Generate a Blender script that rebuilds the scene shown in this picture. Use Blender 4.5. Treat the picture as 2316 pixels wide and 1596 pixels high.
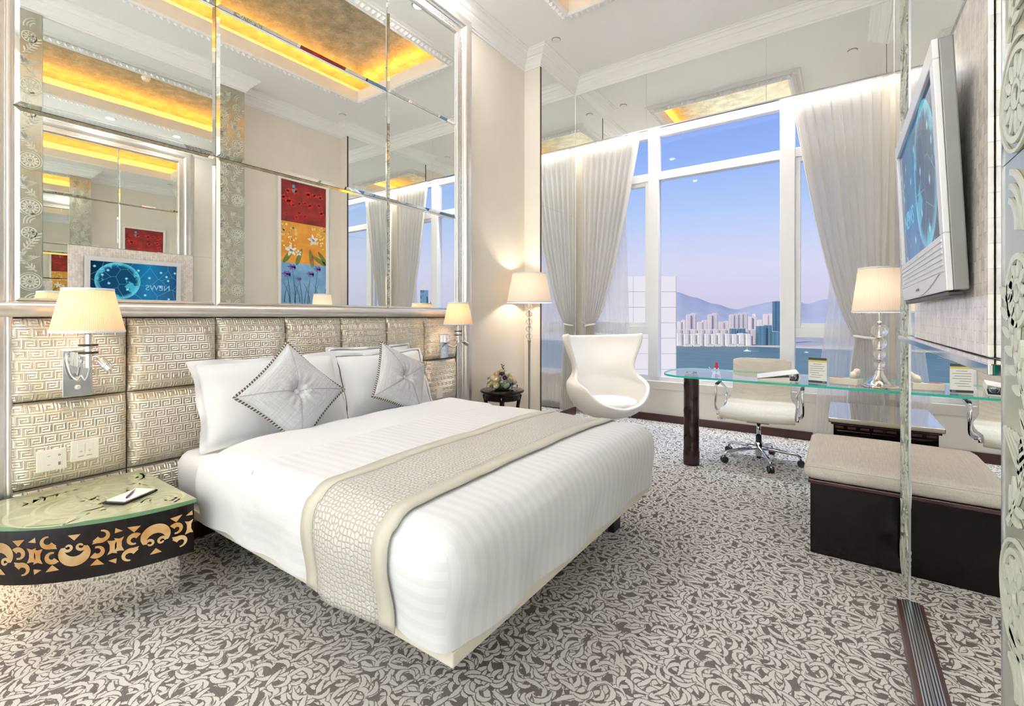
import bpy, bmesh, math, random
from math import sin, cos, pi, radians, sqrt
from mathutils import Vector, Matrix, noise as mnoise

random.seed(7)
scene = bpy.context.scene
for _o in list(bpy.data.objects):
    bpy.data.objects.remove(_o, do_unlink=True)
COL = scene.collection

# ------------------------------------------------------------------ camera
FPX, IMW, IMH, VH = 1058.0, 2316.0, 1596.0, 716.0     # focal length and horizon row in pixels
YAW = math.atan2(1900.0 - 1158.0, FPX)
CAMZ = 1.30
cam_data = bpy.data.cameras.new('camera')
cam = bpy.data.objects.new('camera', cam_data)
COL.objects.link(cam)
cam.location = (0, 0, CAMZ)
cam.rotation_euler = (pi / 2, 0, YAW)
cam_data.sensor_width = 36.0
cam_data.lens = FPX * 36.0 / IMW
cam_data.shift_y = (VH - IMH / 2) / IMW
cam_data.clip_start = 0.03
cam_data.clip_end = 20000
scene.camera = cam

# facing mirrors need a few more bounces than the default
scene.cycles.max_bounces = 12
scene.cycles.glossy_bounces = 8
scene.cycles.transparent_max_bounces = 12

# ------------------------------------------------------------------ exposure
vs = scene.view_settings
vs.view_transform = 'Standard'
vs.look = 'None'
vs.gamma = 1.0
vs.use_curve_mapping = False
vs.exposure = 0.48

def lin(r, g, b):
    def f(c):
        c /= 255.0
        return c / 12.92 if c <= 0.04045 else ((c + 0.055) / 1.055) ** 2.4
    return (f(r), f(g), f(b), 1.0)

# ------------------------------------------------------------------ sky
world = bpy.data.worlds.new('sky')
scene.world = world
world.use_nodes = True
_nt = world.node_tree
_nt.nodes.clear()
_tc = _nt.nodes.new('ShaderNodeTexCoord')
_sx = _nt.nodes.new('ShaderNodeSeparateXYZ')
_cr = _nt.nodes.new('ShaderNodeValToRGB')
_bg = _nt.nodes.new('ShaderNodeBackground')
_ow = _nt.nodes.new('ShaderNodeOutputWorld')
_nt.links.new(_tc.outputs['Generated'], _sx.inputs[0])
_nt.links.new(_sx.outputs['Z'], _cr.inputs[0])
_nt.links.new(_cr.outputs[0], _bg.inputs[0])
_nt.links.new(_bg.outputs[0], _ow.inputs[0])
_els = _cr.color_ramp.elements
_els[0].position = 0.0; _els[0].color = lin(199, 192, 216)
_els[1].position = 0.10; _els[1].color = lin(208, 207, 232)
for p, c in ((0.20, lin(176, 197, 238)), (0.30, lin(146, 176, 236)), (0.42, lin(122, 150, 226)), (1.0, lin(104, 138, 220))):
    e = _els.new(p); e.color = c
_bg.inputs[1].default_value = 0.83

# ------------------------------------------------------------------ sun (behind the hotel, on the far shore)
sun_d = bpy.data.lights.new('sun', 'SUN')
sun_d.energy = 2.25
sun_d.angle = radians(0.5)
sun_d.color = (1.0, 0.95, 0.86)
sun = bpy.data.objects.new('sun', sun_d)
COL.objects.link(sun)
sun.rotation_euler = Vector((0.25, 0.85, -0.46)).to_track_quat('-Z', 'Y').to_euler()

# lamp powers, kept together for tuning
P_DOWN, P_COVE, P_SCONCE, P_FLOOR, P_TABLE, P_STAND = 7.5, 2.0, 4.6, 15.0, 9.0, 4.0
P_PELMET_FILL, P_BACK_FILL, P_STRIP_FILL = 60.0, 200.0, 110.0

# ------------------------------------------------------------------ helpers: objects
def tag(o, label=None, cat=None, group=None, kind=None):
    if label: o['label'] = label
    if cat: o['category'] = cat
    if group: o['group'] = group
    if kind: o['kind'] = kind
    return o

def thing(name, label=None, cat=None, loc=(0, 0, 0), rotz=0.0, group=None, kind=None):
    o = bpy.data.objects.new(name, None)
    COL.objects.link(o)
    o.location = loc
    o.rotation_euler = (0, 0, rotz)
    o.empty_display_size = 0.1
    return tag(o, label, cat, group, kind)

def copy_tree(o, parent=None):
    c = o.copy()
    COL.objects.link(c)
    if parent is not None:
        c.parent = parent
    for ch in list(o.children):
        copy_tree(ch, c)
    return c

class MB:
    """collects faces; build() links them as one mesh object"""
    def __init__(self):
        self.v = []; self.f = []; self.m = []; self.mi = 0
    def add(self, vs_, fs_):
        n = len(self.v)
        self.v += [tuple(p) for p in vs_]
        for f in fs_:
            self.f.append(tuple(i + n for i in f)); self.m.append(self.mi)
        return self
    def box(self, x0, x1, y0, y1, z0, z1, M=None):
        p = [Vector((x, y, z)) for z in (z0, z1) for y in (y0, y1) for x in (x0, x1)]
        if M is not None: p = [M @ q for q in p]
        return self.add(p, [(0, 2, 3, 1), (4, 5, 7, 6), (0, 1, 5, 4), (2, 6, 7, 3), (0, 4, 6, 2), (1, 3, 7, 5)])
    def lathe(self, prof, n=24, c=(0, 0, 0), M=None, cap=True):
        vs_ = []
        for r, z in prof:
            for k in range(n):
                a = 2 * pi * k / n
                q = Vector((r * cos(a), r * sin(a), z))
                if M is not None: q = M @ q
                vs_.append((q[0] + c[0], q[1] + c[1], q[2] + c[2]))
        fs_ = []
        for i in range(len(prof) - 1):
            for k in range(n):
                k2 = (k + 1) % n
                fs_.append((i * n + k, i * n + k2, (i + 1) * n + k2, (i + 1) * n + k))
        if cap:
            if prof[0][0] > 1e-5: fs_.append(tuple(range(n - 1, -1, -1)))
            if prof[-1][0] > 1e-5: fs_.append(tuple(range((len(prof) - 1) * n, len(prof) * n)))
        return self.add(vs_, fs_)
    def tube(self, pts, r, n=8, closed=False, cap=True):
        pts = [Vector(p) for p in pts]
        N = len(pts)
        rr = r if isinstance(r, (list, tuple)) else [r] * N
        T = []
        for i in range(N):
            a = pts[i - 1] if (i > 0 or closed) else pts[i]
            b = pts[(i + 1) % N] if (i < N - 1 or closed) else pts[i]
            t = (b - a)
            T.append(t.normalized() if t.length > 1e-9 else Vector((0, 0, 1)))
        up = Vector((0, 0, 1)) if abs(T[0].z) < 0.9 else Vector((1, 0, 0))
        nrm = T[0].cross(up).normalized()
        vs_ = []
        for i in range(N):
            if i > 0:
                ax = T[i - 1].cross(T[i])
                if ax.length > 1e-7:
                    nrm = Matrix.Rotation(T[i - 1].angle(T[i]), 3, ax.normalized()) @ nrm
            bn = T[i].cross(nrm)
            for k in range(n):
                a = 2 * pi * k / n
                vs_.append(pts[i] + (nrm * cos(a) + bn * sin(a)) * rr[i])
        fs_ = []
        for i in range(N if closed else N - 1):
            j = (i + 1) % N
            for k in range(n):
                k2 = (k + 1) % n
                fs_.append((i * n + k, i * n + k2, j * n + k2, j * n + k))
        if cap and not closed:
            fs_.append(tuple(range(n - 1, -1, -1)))
            fs_.append(tuple(range((N - 1) * n, N * n)))
        return self.add(vs_, fs_)
    def sphere(self, c, r, n=16, m=10, s=(1, 1, 1), M=None):
        prof = [(max(r * sin(pi * i / m), 1e-6), -r * cos(pi * i / m)) for i in range(m + 1)]
        S = Matrix.Diagonal(Vector((s[0], s[1], s[2])))
        if M is not None: S = M @ S
        return self.lathe(prof, n, c, S, cap=False)
    def grid(self, fn, nu, nv, cu=False):
        vs_ = [fn(i / nu, j / nv) for j in range(nv + 1) for i in range(nu + (0 if cu else 1))]
        w = nu + (0 if cu else 1)
        fs_ = []
        for j in range(nv):
            for i in range(nu):
                i2 = (i + 1) % w
                fs_.append((j * w + i, j * w + i2, (j + 1) * w + i2, (j + 1) * w + i))
        return self.add(vs_, fs_)
    def prism(self, poly, fn0, fn1):
        """poly 2D list; fn0/fn1 map (a,b)->3D for both ends"""
        n = len(poly)
        vs_ = [fn0(*p) for p in poly] + [fn1(*p) for p in poly]
        fs_ = [tuple(range(n - 1, -1, -1)), tuple(range(n, 2 * n))]
        for i in range(n):
            j = (i + 1) % n
            fs_.append((i, j, n + j, n + i))
        return self.add(vs_, fs_)
    def build(self, name, mat, parent=None, smooth=False, bevel=0.0, bseg=2, subsurf=0, solid=0.0, auto=None, off=None):
        me = bpy.data.meshes.new(name)
        vv = self.v
        if off is not None:
            vv = [(p[0] - off[0], p[1] - off[1], p[2] - off[2]) for p in vv]
        me.from_pydata(vv, [], self.f)
        mats = mat if isinstance(mat, (list, tuple)) else [mat]
        for m_ in mats: me.materials.append(m_)
        if len(mats) > 1: me.polygons.foreach_set('material_index', self.m)
        if smooth: me.polygons.foreach_set('use_smooth', [True] * len(me.polygons))
        me.update()
        bm = bmesh.new(); bm.from_mesh(me)
        bmesh.ops.recalc_face_normals(bm, faces=bm.faces)
        if smooth and auto is not None:
            for e in bm.edges:
                if len(e.link_faces) == 2 and e.calc_face_angle(0) > auto: e.smooth = False
        bm.to_mesh(me); bm.free()
        o = bpy.data.objects.new(name, me)
        COL.objects.link(o)
        if parent is not None: o.parent = parent
        if solid:
            s = o.modifiers.new('solid', 'SOLIDIFY'); s.thickness = solid; s.offset = 0
        if bevel:
            b = o.modifiers.new('bevel', 'BEVEL'); b.width = bevel; b.segments = bseg; b.limit_method = 'ANGLE'
            b.harden_normals = False
        if subsurf:
            s = o.modifiers.new('sub', 'SUBSURF'); s.levels = subsurf; s.render_levels = subsurf
        return o

def bx(name, mat, parent, x0, x1, y0, y1, z0, z1, bevel=0.0, off=None):
    return MB().box(x0, x1, y0, y1, z0, z1).build(name, mat, parent, bevel=bevel, off=off)

def text_mesh(body, size, name, mat, parent, M, extrude=0.001):
    cu = bpy.data.curves.new('txt', 'FONT')
    cu.body = body; cu.size = size; cu.extrude = extrude; cu.align_x = 'CENTER'; cu.align_y = 'CENTER'
    cu.resolution_u = 3
    to = bpy.data.objects.new('txt', cu)
    COL.objects.link(to)
    dg = bpy.context.evaluated_depsgraph_get(); dg.update()
    me = bpy.data.meshes.new_from_object(to.evaluated_get(dg))
    bpy.data.objects.remove(to, do_unlink=True)
    me.transform(M)
    me.materials.clear(); me.materials.append(mat)
    o = bpy.data.objects.new(name, me); COL.objects.link(o)
    if parent is not None: o.parent = parent
    return o

def smoothstep(a, b, x):
    t = max(0.0, min(1.0, (x - a) / (b - a)))
    return t * t * (3 - 2 * t)
def lerp(a, b, t): return a + (b - a) * t
def interp(tab, x):
    if x <= tab[0][0]: return tab[0][1]
    for (a, va), (b, vb) in zip(tab, tab[1:]):
        if x <= b:
            t = (x - a) / (b - a); t = t * t * (3 - 2 * t)
            return va + (vb - va) * t
    return tab[-1][1]

def world_pt(u, d, v=None, z=None):
    """a point at forward distance d along the picture column u (for setting out the far shore)"""
    r = (u - 1158.0) / FPX * d
    x = r * cos(YAW) - d * sin(YAW); y = r * sin(YAW) + d * cos(YAW)
    if z is None: z = CAMZ + (VH - v) / FPX * d
    return Vector((x, y, z))

# ------------------------------------------------------------------ helpers: materials
class NT:
    def __init__(self, name):
        self.mat = bpy.data.materials.new(name)
        self.mat.use_nodes = True
        self.t = self.mat.node_tree
        self.t.nodes.clear()
        self.out = self.t.nodes.new('ShaderNodeOutputMaterial')
    def n(self, typ, **kw):
        nd = self.t.nodes.new(typ)
        for k, v in kw.items():
            if k in ('ins',):
                for i, val in v.items(): self.set(nd, i, val)
            else: setattr(nd, k, v)
        return nd
    def set(self, nd, i, val):
        if isinstance(val, bpy.types.NodeSocket): self.t.links.new(val, nd.inputs[i])
        else: nd.inputs[i].default_value = val
    def math(self, op, a, b=0.0, c=None):
        nd = self.t.nodes.new('ShaderNodeMath'); nd.operation = op
        self.set(nd, 0, a); self.set(nd, 1, b)
        if c is not None: self.set(nd, 2, c)
        return nd.outputs[0]
    def vmath(self, op, a, b=None, out=0):
        nd = self.t.nodes.new('ShaderNodeVectorMath'); nd.operation = op
        self.set(nd, 0, a)
        if b is not None: self.set(nd, 1, b)
        return nd.outputs[out]
    def coord(self, which='Object'):
        return self.t.nodes.new('ShaderNodeTexCoord').outputs[which]
    def sep(self, v):
        s = self.t.nodes.new('ShaderNodeSeparateXYZ'); self.t.links.new(v, s.inputs[0]); return s.outputs
    def comb(self, x, y, z=0.0):
        c = self.t.nodes.new('ShaderNodeCombineXYZ')
        self.set(c, 0, x); self.set(c, 1, y); self.set(c, 2, z)
        return c.outputs[0]
    def noise(self, vec, scale, detail=3.0, rough=0.5, out=0):
        nd = self.n('ShaderNodeTexNoise'); self.t.links.new(vec, nd.inputs['Vector'])
        nd.inputs['Scale'].default_value = scale; nd.inputs['Detail'].default_value = detail
        nd.inputs['Roughness'].default_value = rough
        return nd.outputs[out]
    def ramp(self, fac, stops, interp_='LINEAR'):
        nd = self.n('ShaderNodeValToRGB'); nd.color_ramp.interpolation = interp_
        self.t.links.new(fac, nd.inputs[0])
        els = nd.color_ramp.elements
        els[0].position, els[0].color = stops[0]
        els[1].position, els[1].color = stops[-1]
        for p, c in stops[1:-1]:
            e = els.new(p); e.color = c
        return nd.outputs[0]
    def mix(self, fac, a, b):
        nd = self.n('ShaderNodeMix', data_type='RGBA')
        self.set(nd, 0, fac); self.set(nd, 6, a); self.set(nd, 7, b)
        return nd.outputs[2]
    def mrange(self, v, a, b, c=0.0, d=1.0, smooth=True):
        nd = self.n('ShaderNodeMapRange', interpolation_type='SMOOTHSTEP' if smooth else 'LINEAR')
        self.set(nd, 0, v); self.set(nd, 1, a); self.set(nd, 2, b); self.set(nd, 3, c); self.set(nd, 4, d)
        return nd.outputs[0]
    def bump(self, h, strength=0.3, dist=0.01):
        nd = self.n('ShaderNodeBump'); self.t.links.new(h, nd.inputs['Height'])
        nd.inputs['Strength'].default_value = strength; nd.inputs['Distance'].default_value = dist
        return nd.outputs[0]
    def principled(self, color=(0.8, 0.8, 0.8, 1), rough=0.5, metal=0.0, normal=None, **kw):
        p = self.n('ShaderNodeBsdfPrincipled')
        self.set(p, 'Base Color', color); self.set(p, 'Roughness', rough); self.set(p, 'Metallic', metal)
        if normal is not None: self.set(p, 'Normal', normal)
        for k, v in kw.items(): self.set(p, k, v)
        return p
    def done(self, shader):
        self.t.links.new(shader, self.out.inputs[0])
        return self.mat

def simple(name, color, rough=0.5, metal=0.0, bump=None, var=0.0, vscale=8.0, **kw):
    """principled colour with a little procedural variation and grain"""
    t = NT(name)
    co = t.coord()
    col = color
    if var:
        nz = t.noise(co, vscale, 4)
        dk = tuple(c * (1 - var) for c in color[:3]) + (1,)
        lt = tuple(min(1, c * (1 + var * 0.5)) for c in color[:3]) + (1,)
        col = t.ramp(nz, [(0.3, dk), (0.7, lt)])
    nm = None
    if bump: nm = t.bump(t.noise(co, bump[0], 3), bump[1], bump[2] if len(bump) > 2 else 0.004)
    return t.done(t.principled(col, rough, metal, nm, **kw).outputs[0])
# ================================================================== materials
M = {}
M['white_paint'] = simple('white_paint', lin(244, 243, 241), 0.6, bump=(60, 0.03))
M['cornice'] = simple('cornice_plaster', lin(246, 245, 243), 0.55)
M['cream_wall'] = simple('cream_wallpaper', lin(237, 231, 220), 0.65, var=0.03, vscale=3, bump=(140, 0.08, 0.002))
M['shell_dark'] = simple('outer_concrete', lin(170, 168, 165), 0.9, var=0.1)
M['dark_wood'] = simple('dark_stained_wood', lin(36, 20, 20), 0.25, var=0.25, vscale=5, **{'Specular IOR Level': 0.4})
M['black_lacquer'] = simple('black_lacquer', lin(14, 8, 9), 0.14, var=0.1, **{'Specular IOR Level': 0.28})
M['mahogany'] = simple('dark_mahogany', lin(66, 34, 30), 0.3, var=0.25, vscale=6)
M['chrome'] = simple('chrome', lin(226, 226, 228), 0.07, 1.0)
M['steel'] = simple('brushed_steel', lin(190, 192, 196), 0.28, 1.0)
M['silver_leaf'] = simple('silver_leaf', lin(226, 224, 222), 0.30, 0.85, bump=(90, 0.05), var=0.05, vscale=20)
M['black_plastic'] = simple('black_plastic', lin(26, 26, 28), 0.4)
M['silver_plastic'] = simple('silver_plastic', lin(218, 216, 218), 0.35, 0.25)
M['grey_plastic'] = simple('grey_plastic', lin(120, 118, 116), 0.4, 0.2)
M['white_plastic'] = simple('white_plastic', lin(240, 236, 226), 0.35)
M['cream_plastic'] = simple('cream_plastic', lin(232, 226, 212), 0.35)
M['window_paint'] = simple('window_white_paint', lin(240, 240, 242), 0.4)
M['sill_paint'] = simple('sill_paint', lin(222, 216, 208), 0.45)
M['paper'] = simple('white_paper', lin(246, 245, 242), 0.7)
M['red_ink'] = simple('red_print', lin(190, 60, 60), 0.5)
M['grey_ink'] = simple('grey_print', lin(120, 118, 116), 0.6)
M['yellow_ink'] = simple('yellow_print', lin(214, 200, 110), 0.6)
M['black_ink'] = simple('black_print', lin(44, 42, 40), 0.5)
M['purple'] = simple('purple_plastic', lin(82, 50, 90), 0.3)
M['light_glow'] = None

def mk_mirror(name, tint, rough=0.003):
    t = NT(name)
    return t.done(t.principled(tint, rough, 1.0).outputs[0])
M['mirror'] = mk_mirror('mirror_glass', (0.945, 0.965, 0.945, 1))
M['mirror_soft'] = mk_mirror('smoky_mirror', (0.72, 0.70, 0.66, 1), 0.05)
M['mirror_edge'] = mk_mirror('mirror_bevel', (0.93, 0.95, 0.94, 1), 0.02)

# carpet: curling pale leaves on a dark ground
def mk_carpet():
    t = NT('leaf_carpet')
    co = t.coord()
    nz = t.noise(co, 130, 3, .6)
    fine = t.noise(co, 420, 2)
    flow = t.math('MULTIPLY', t.noise(co, 1.6, 1), 9.0)
    def layer(scale, off, a, b, bend):
        p = t.vmath('ADD', t.vmath('MULTIPLY', co, (1.0, 1.0, 0.0)), off)
        vo = t.n('ShaderNodeTexVoronoi', voronoi_dimensions='2D', feature='F1')
        t.set(vo, 'Vector', p); vo.inputs['Scale'].default_value = scale; vo.inputs['Randomness'].default_value = 0.85
        d = t.sep(t.vmath('SUBTRACT', p, vo.outputs['Position']))
        c = t.sep(vo.outputs['Color'])
        ang = t.math('ADD', flow, t.math('MULTIPLY', c[0], 2.6))
        cs, sn = t.math('COSINE', ang), t.math('SINE', ang)
        lx = t.math('ADD', t.math('MULTIPLY', d[0], cs), t.math('MULTIPLY', d[1], sn))
        ly = t.math('SUBTRACT', t.math('MULTIPLY', d[1], cs), t.math('MULTIPLY', d[0], sn))
        k = t.math('MULTIPLY', t.math('SUBTRACT', t.math('GREATER_THAN', c[1], 0.5), 0.5), 2 * bend)
        ly = t.math('ADD', ly, t.math('MULTIPLY', k, t.math('MULTIPLY', lx, lx)))
        q = t.math('ADD', t.math('POWER', t.math('ABSOLUTE', t.math('DIVIDE', lx, a)), 2.0), t.math('DIVIDE', t.math('ABSOLUTE', ly), b))
        q = t.math('ADD', q, t.math('MULTIPLY', t.math('SUBTRACT', nz, 0.5), 0.9))
        m = t.mrange(q, 0.82, 0.98, 1.0, 0.0)
        halo = t.mrange(q, 1.05, 1.55, 1.0, 0.0)      # dark outline, cuts leaves of the layers beneath
        return m, halo
    L = [layer(14.5, (0.0, 0.0, 0.0), .058, .0125, 11.0), layer(17.0, (3.7, 1.9, 0.0), .050, .0108, 14.0), layer(19.5, (7.1, 5.3, 0.0), .044, .0095, 16.0), layer(16.0, (11.3, 8.7, 0.0), .053, .0105, 12.0)]
    fac = None
    for m, halo in L:
        if fac is None: fac = m
        else: fac = t.math('MAXIMUM', t.math('MULTIPLY', fac, t.math('SUBTRACT', 1.0, halo)), m)
    pale = t.ramp(fine, [(0.3, lin(206, 203, 200)), (0.7, lin(230, 227, 224))])
    dark = t.ramp(fine, [(0.33, lin(58, 52, 50)), (0.60, lin(116, 108, 104)), (0.75, lin(176, 168, 164))])
    col = t.mix(fac, dark, pale)
    nm = t.bump(t.math('ADD', t.math('MULTIPLY', fac, 0.6), t.math('MULTIPLY', fine, 0.5)), 0.5, 0.004)
    return t.done(t.principled(col, 0.95, 0.0, nm).outputs[0])
M['carpet'] = mk_carpet()

# embossed key leather (headboard), u = y, v = z in object space
def mk_key():
    t = NT('key_embossed_leather')
    co = t.coord()
    s = t.sep(co)
    U = t.math('MULTIPLY', s[1], 8.0 / 0.050)
    V = t.math('MULTIPLY', s[2], 8.0 / 0.050)
    row = t.math('FLOOR', t.math('DIVIDE', V, 8.0))
    U = t.math('ADD', U, t.math('MULTIPLY', row, 3.0))
    u = t.math('SUBTRACT', U, t.math('MULTIPLY', t.math('FLOOR', t.math('DIVIDE', U, 8.0)), 8.0))
    v = t.math('SUBTRACT', V, t.math('MULTIPLY', row, 8.0))
    segs = [(0.5, 0.5, 0.5, 6.5), (0.5, 6.5, 6.5, 6.5), (6.5, 2.5, 6.5, 6.5), (2.5, 2.5, 6.5, 2.5), (2.5, 2.5, 2.5, 4.5), (2.5, 4.5, 4.5, 4.5), (0.5, 0.5, 8.6, 0.5)]
    best = None
    for (a, b, c, d) in segs:
        dx = t.math('SUBTRACT', t.math('ABSOLUTE', t.math('SUBTRACT', u, (a + c) / 2)), (c - a) / 2)
        dy = t.math('SUBTRACT', t.math('ABSOLUTE', t.math('SUBTRACT', v, (b + d) / 2)), (d - b) / 2)
        m = t.math('MAXIMUM', dx, dy)
        best = m if best is None else t.math('MINIMUM', best, m)
    h = t.mrange(best, -0.1, 0.75, 1.0, 0.0)
    wob = t.noise(co, 30, 2)
    hh = t.math('ADD', h, t.math('MULTIPLY', wob, 0.25))
    nm = t.bump(hh, 0.85, 0.0045)
    col = t.mix(h, lin(216, 208, 192), lin(244, 239, 228))
    return t.done(t.principled(col, 0.27, 0.6, nm).outputs[0])
M['key_leather'] = mk_key()

# bed linen: woven satin stripes
def mk_linen(axis, name, col=(0.81, 0.82, 0.85, 1), stripe=True):
    t = NT(name)
    co = t.coord()
    s = t.sep(co)
    nrm = t.sep(t.n('ShaderNodeNewGeometry').outputs['Normal'])
    side = t.math('GREATER_THAN', t.math('ABSOLUTE', nrm[1]), 0.7)
    w = t.math('ADD', t.math('MULTIPLY', s[axis], t.math('SUBTRACT', 1.0, side)), t.math('MULTIPLY', s[2], side))
    w = t.math('FRACT', t.math('MULTIPLY', w, 1.0 / 0.05))
    st = t.math('LESS_THAN', w, 0.5)
    c2 = tuple(c * 0.955 for c in col[:3]) + (1,)
    c = t.mix(st, col, c2) if stripe else col
    r = t.mrange(st, 0, 1, 0.45, 0.75, smooth=False)
    n1 = t.noise(co, 5.0, 3, 0.5)
    nm = t.bump(t.math('ADD', n1, t.math('MULTIPLY', t.noise(co, 500, 1), 0.006)), 0.25, 0.03)
    p = t.principled(c, r if stripe else 0.7, 0.0, nm)
    p.inputs['Sheen Weight'].default_value = 0.15
    return t.done(p.outputs[0])
M['linen_y'] = mk_linen(1, 'striped_linen')
M['linen_plain'] = mk_linen(1, 'white_cotton', (0.80, 0.81, 0.84, 1), stripe=False)

# runner, quilted in bubbles
def mk_quilt():
    t = NT('bubble_quilted_satin')
    co = t.coord('UV')
    vo = t.n('ShaderNodeTexVoronoi', voronoi_dimensions='2D', feature='DISTANCE_TO_EDGE')
    t.set(vo, 'Vector', co); vo.inputs['Scale'].default_value = 52.0; vo.inputs['Randomness'].default_value = 0.55
    h = t.mrange(vo.outputs['Distance'], 0.0, 0.25)
    nm = t.bump(h, 0.55, 0.006)
    col = t.mix(h, lin(188, 186, 180), lin(214, 212, 206))
    return t.done(t.principled(col, 0.42, 0.1, nm).outputs[0])
M['quilt'] = mk_quilt()
M['runner_border'] = simple('runner_border_satin', lin(206, 202, 188), 0.4, var=0.05, vscale=6)

# slubbed silk for the cushions
def mk_slub(name, ca, cb, rough=0.42, metal=0.12):
    t = NT(name)
    co = t.coord()
    a = t.noise(t.vmath('MULTIPLY', co, (220.0, 6.0, 220.0)), 1.0, 2)
    b = t.noise(t.vmath('MULTIPLY', co, (6.0, 220.0, 12.0)), 1.0, 2)
    f = t.math('MULTIPLY', t.math('ADD', a, b), 0.5)
    col = t.ramp(f, [(0.35, ca), (0.65, cb)])
    nm = t.bump(f, 0.25, 0.002)
    return t.done(t.principled(col, rough, metal, nm).outputs[0])
M['silk'] = mk_slub('silver_slub_silk', lin(176, 177, 181), lin(206, 206, 210))
M['seam'] = simple('seam_cord', lin(164, 164, 168), 0.5)
M['chair_fabric'] = mk_slub('oatmeal_weave', lin(200, 192, 180), lin(222, 215, 204), 0.8, 0.0)
M['bench_fabric'] = mk_slub('grey_beige_weave', lin(186, 178, 168), lin(210, 203, 194), 0.75, 0.0)
M['egg_leather'] = simple('white_leather', lin(240, 236, 230), 0.42, bump=(220, 0.06, 0.002))

# rope piping
def mk_rope():
    t = NT('twisted_rope')
    co = t.coord('UV')
    s = t.sep(co)
    w = t.math('FRACT', t.math('ADD', t.math('MULTIPLY', s[0], 60.0), t.math('MULTIPLY', s[1], 1.0)))
    f = t.math('LESS_THAN', w, 0.55)
    return t.done(t.principled(t.mix(f, lin(196, 188, 174), lin(62, 56, 54)), 0.6).outputs[0])
M['rope'] = mk_rope()

# pleated lamp shade, lets the bulb glow through
def mk_shade(name, col, n=110, tr=0.6):
    t = NT(name)
    s = t.sep(t.coord())
    ang = t.math('ARCTAN2', s[1], s[0])
    w = t.math('SINE', t.math('MULTIPLY', ang, float(n)))
    nm = t.bump(w, 0.35, 0.002)
    c = t.mix(t.mrange(w, -1, 1, 0, 1), tuple(x * 0.88 for x in col[:3]) + (1,), col)
    d = t.n('ShaderNodeBsdfDiffuse'); t.set(d, 0, c); t.set(d, 'Normal', nm)
    tl = t.n('ShaderNodeBsdfTranslucent'); t.set(tl, 0, c); t.set(tl, 'Normal', nm)
    m = t.n('ShaderNodeMixShader'); t.set(m, 0, tr); t.set(m, 1, d.outputs[0]); t.set(m, 2, tl.outputs[0])
    return t.done(m.outputs[0])
M['shade'] = mk_shade('pleated_silk_shade', lin(248, 232, 214), tr=0.085)
M['sconce_shade'] = mk_shade('pleated_sconce_shade', lin(246, 214, 178), tr=0.10)

def mk_emit(name, col, strength):
    t = NT(name)
    e = t.n('ShaderNodeEmission'); t.set(e, 0, col); t.set(e, 1, strength)
    return t.done(e.outputs[0])
M['bulb'] = mk_emit('warm_bulb', lin(255, 214, 160), 6.0)
M['downlight_lens'] = mk_emit('downlight_lens', lin(255, 244, 226), 8.0)
M['cove_tube'] = mk_emit('amber_cove_tube', lin(255, 176, 60), 6.0)

# gold and silver leaf of the coffer
def mk_leaf():
    t = NT('champagne_metal_leaf')
    co = t.coord()
    a = t.noise(co, 7, 6, 0.65); b = t.noise(co, 60, 3, 0.6)
    f = t.math('ADD', t.math('MULTIPLY', a, 0.65), t.math('MULTIPLY', b, 0.35))
    col = t.ramp(f, [(0.35, lin(150, 144, 122)), (0.52, lin(182, 174, 150)), (0.68, lin(214, 206, 182))])
    nm = t.bump(b, 0.25, 0.01)
    return t.done(t.principled(col, 0.42, 0.75, nm).outputs[0])
M['leaf'] = mk_leaf()

# mother of pearl tiles
def mk_pearl():
    t = NT('mother_of_pearl_mosaic')
    s = t.sep(t.coord())
    br = t.n('ShaderNodeTexBrick'); t.set(br, 'Vector', t.comb(s[2], s[1], 0.0))
    br.inputs['Scale'].default_value = 1.0; br.inputs['Brick Width'].default_value = 0.05; br.inputs['Row Height'].default_value = 0.022
    br.inputs['Mortar Size'].default_value = 0.0012; br.inputs['Bias'].default_value = 0.0
    br.inputs['Color1'].default_value = lin(236, 228, 222); br.inputs['Color2'].default_value = lin(206, 198, 194); br.inputs['Mortar'].default_value = lin(190, 182, 176)
    nz = t.noise(t.coord(), 40, 4)
    col = t.mix(t.mrange(nz, 0.35, 0.7, 0, 0.5), br.outputs[0], lin(246, 240, 236))
    nm = t.bump(t.math('ADD', t.math('MULTIPLY', br.outputs['Fac'], -0.6), t.math('MULTIPLY', nz, 0.7)), 0.35, 0.004)
    return t.done(t.principled(col, 0.22, 0.15, nm).outputs[0])
M['pearl'] = mk_pearl()

# clear glass that passes light without caustics
def mk_clear(name, tint, gloss=0.08, rough=0.0):
    t = NT(name)
    tr = t.n('ShaderNodeBsdfTransparent'); t.set(tr, 0, tint)
    g = t.n('ShaderNodeBsdfGlossy'); t.set(g, 0, (1, 1, 1, 1)); t.set(g, 'Roughness', rough)
    fr = t.n('ShaderNodeFresnel'); fr.inputs[0].default_value = 1.45
    back = t.n('ShaderNodeNewGeometry').outputs['Backfacing']
    f = t.math('MULTIPLY', t.math('MULTIPLY', fr.outputs[0], gloss), t.math('SUBTRACT', 1.0, back))
    m = t.n('ShaderNodeMixShader'); t.set(m, 0, f); t.set(m, 1, tr.outputs[0]); t.set(m, 2, g.outputs[0])
    return t.done(m.outputs[0])
M['pane'] = mk_clear('window_pane_glass', (0.97, 0.98, 0.985, 1), 0.12)
M['desk_glass'] = mk_clear('desk_glass', (0.945, 0.98, 0.97, 1), 0.9)
M['acrylic'] = mk_clear('clear_acrylic', (0.95, 0.97, 0.97, 1), 1.0)
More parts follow.
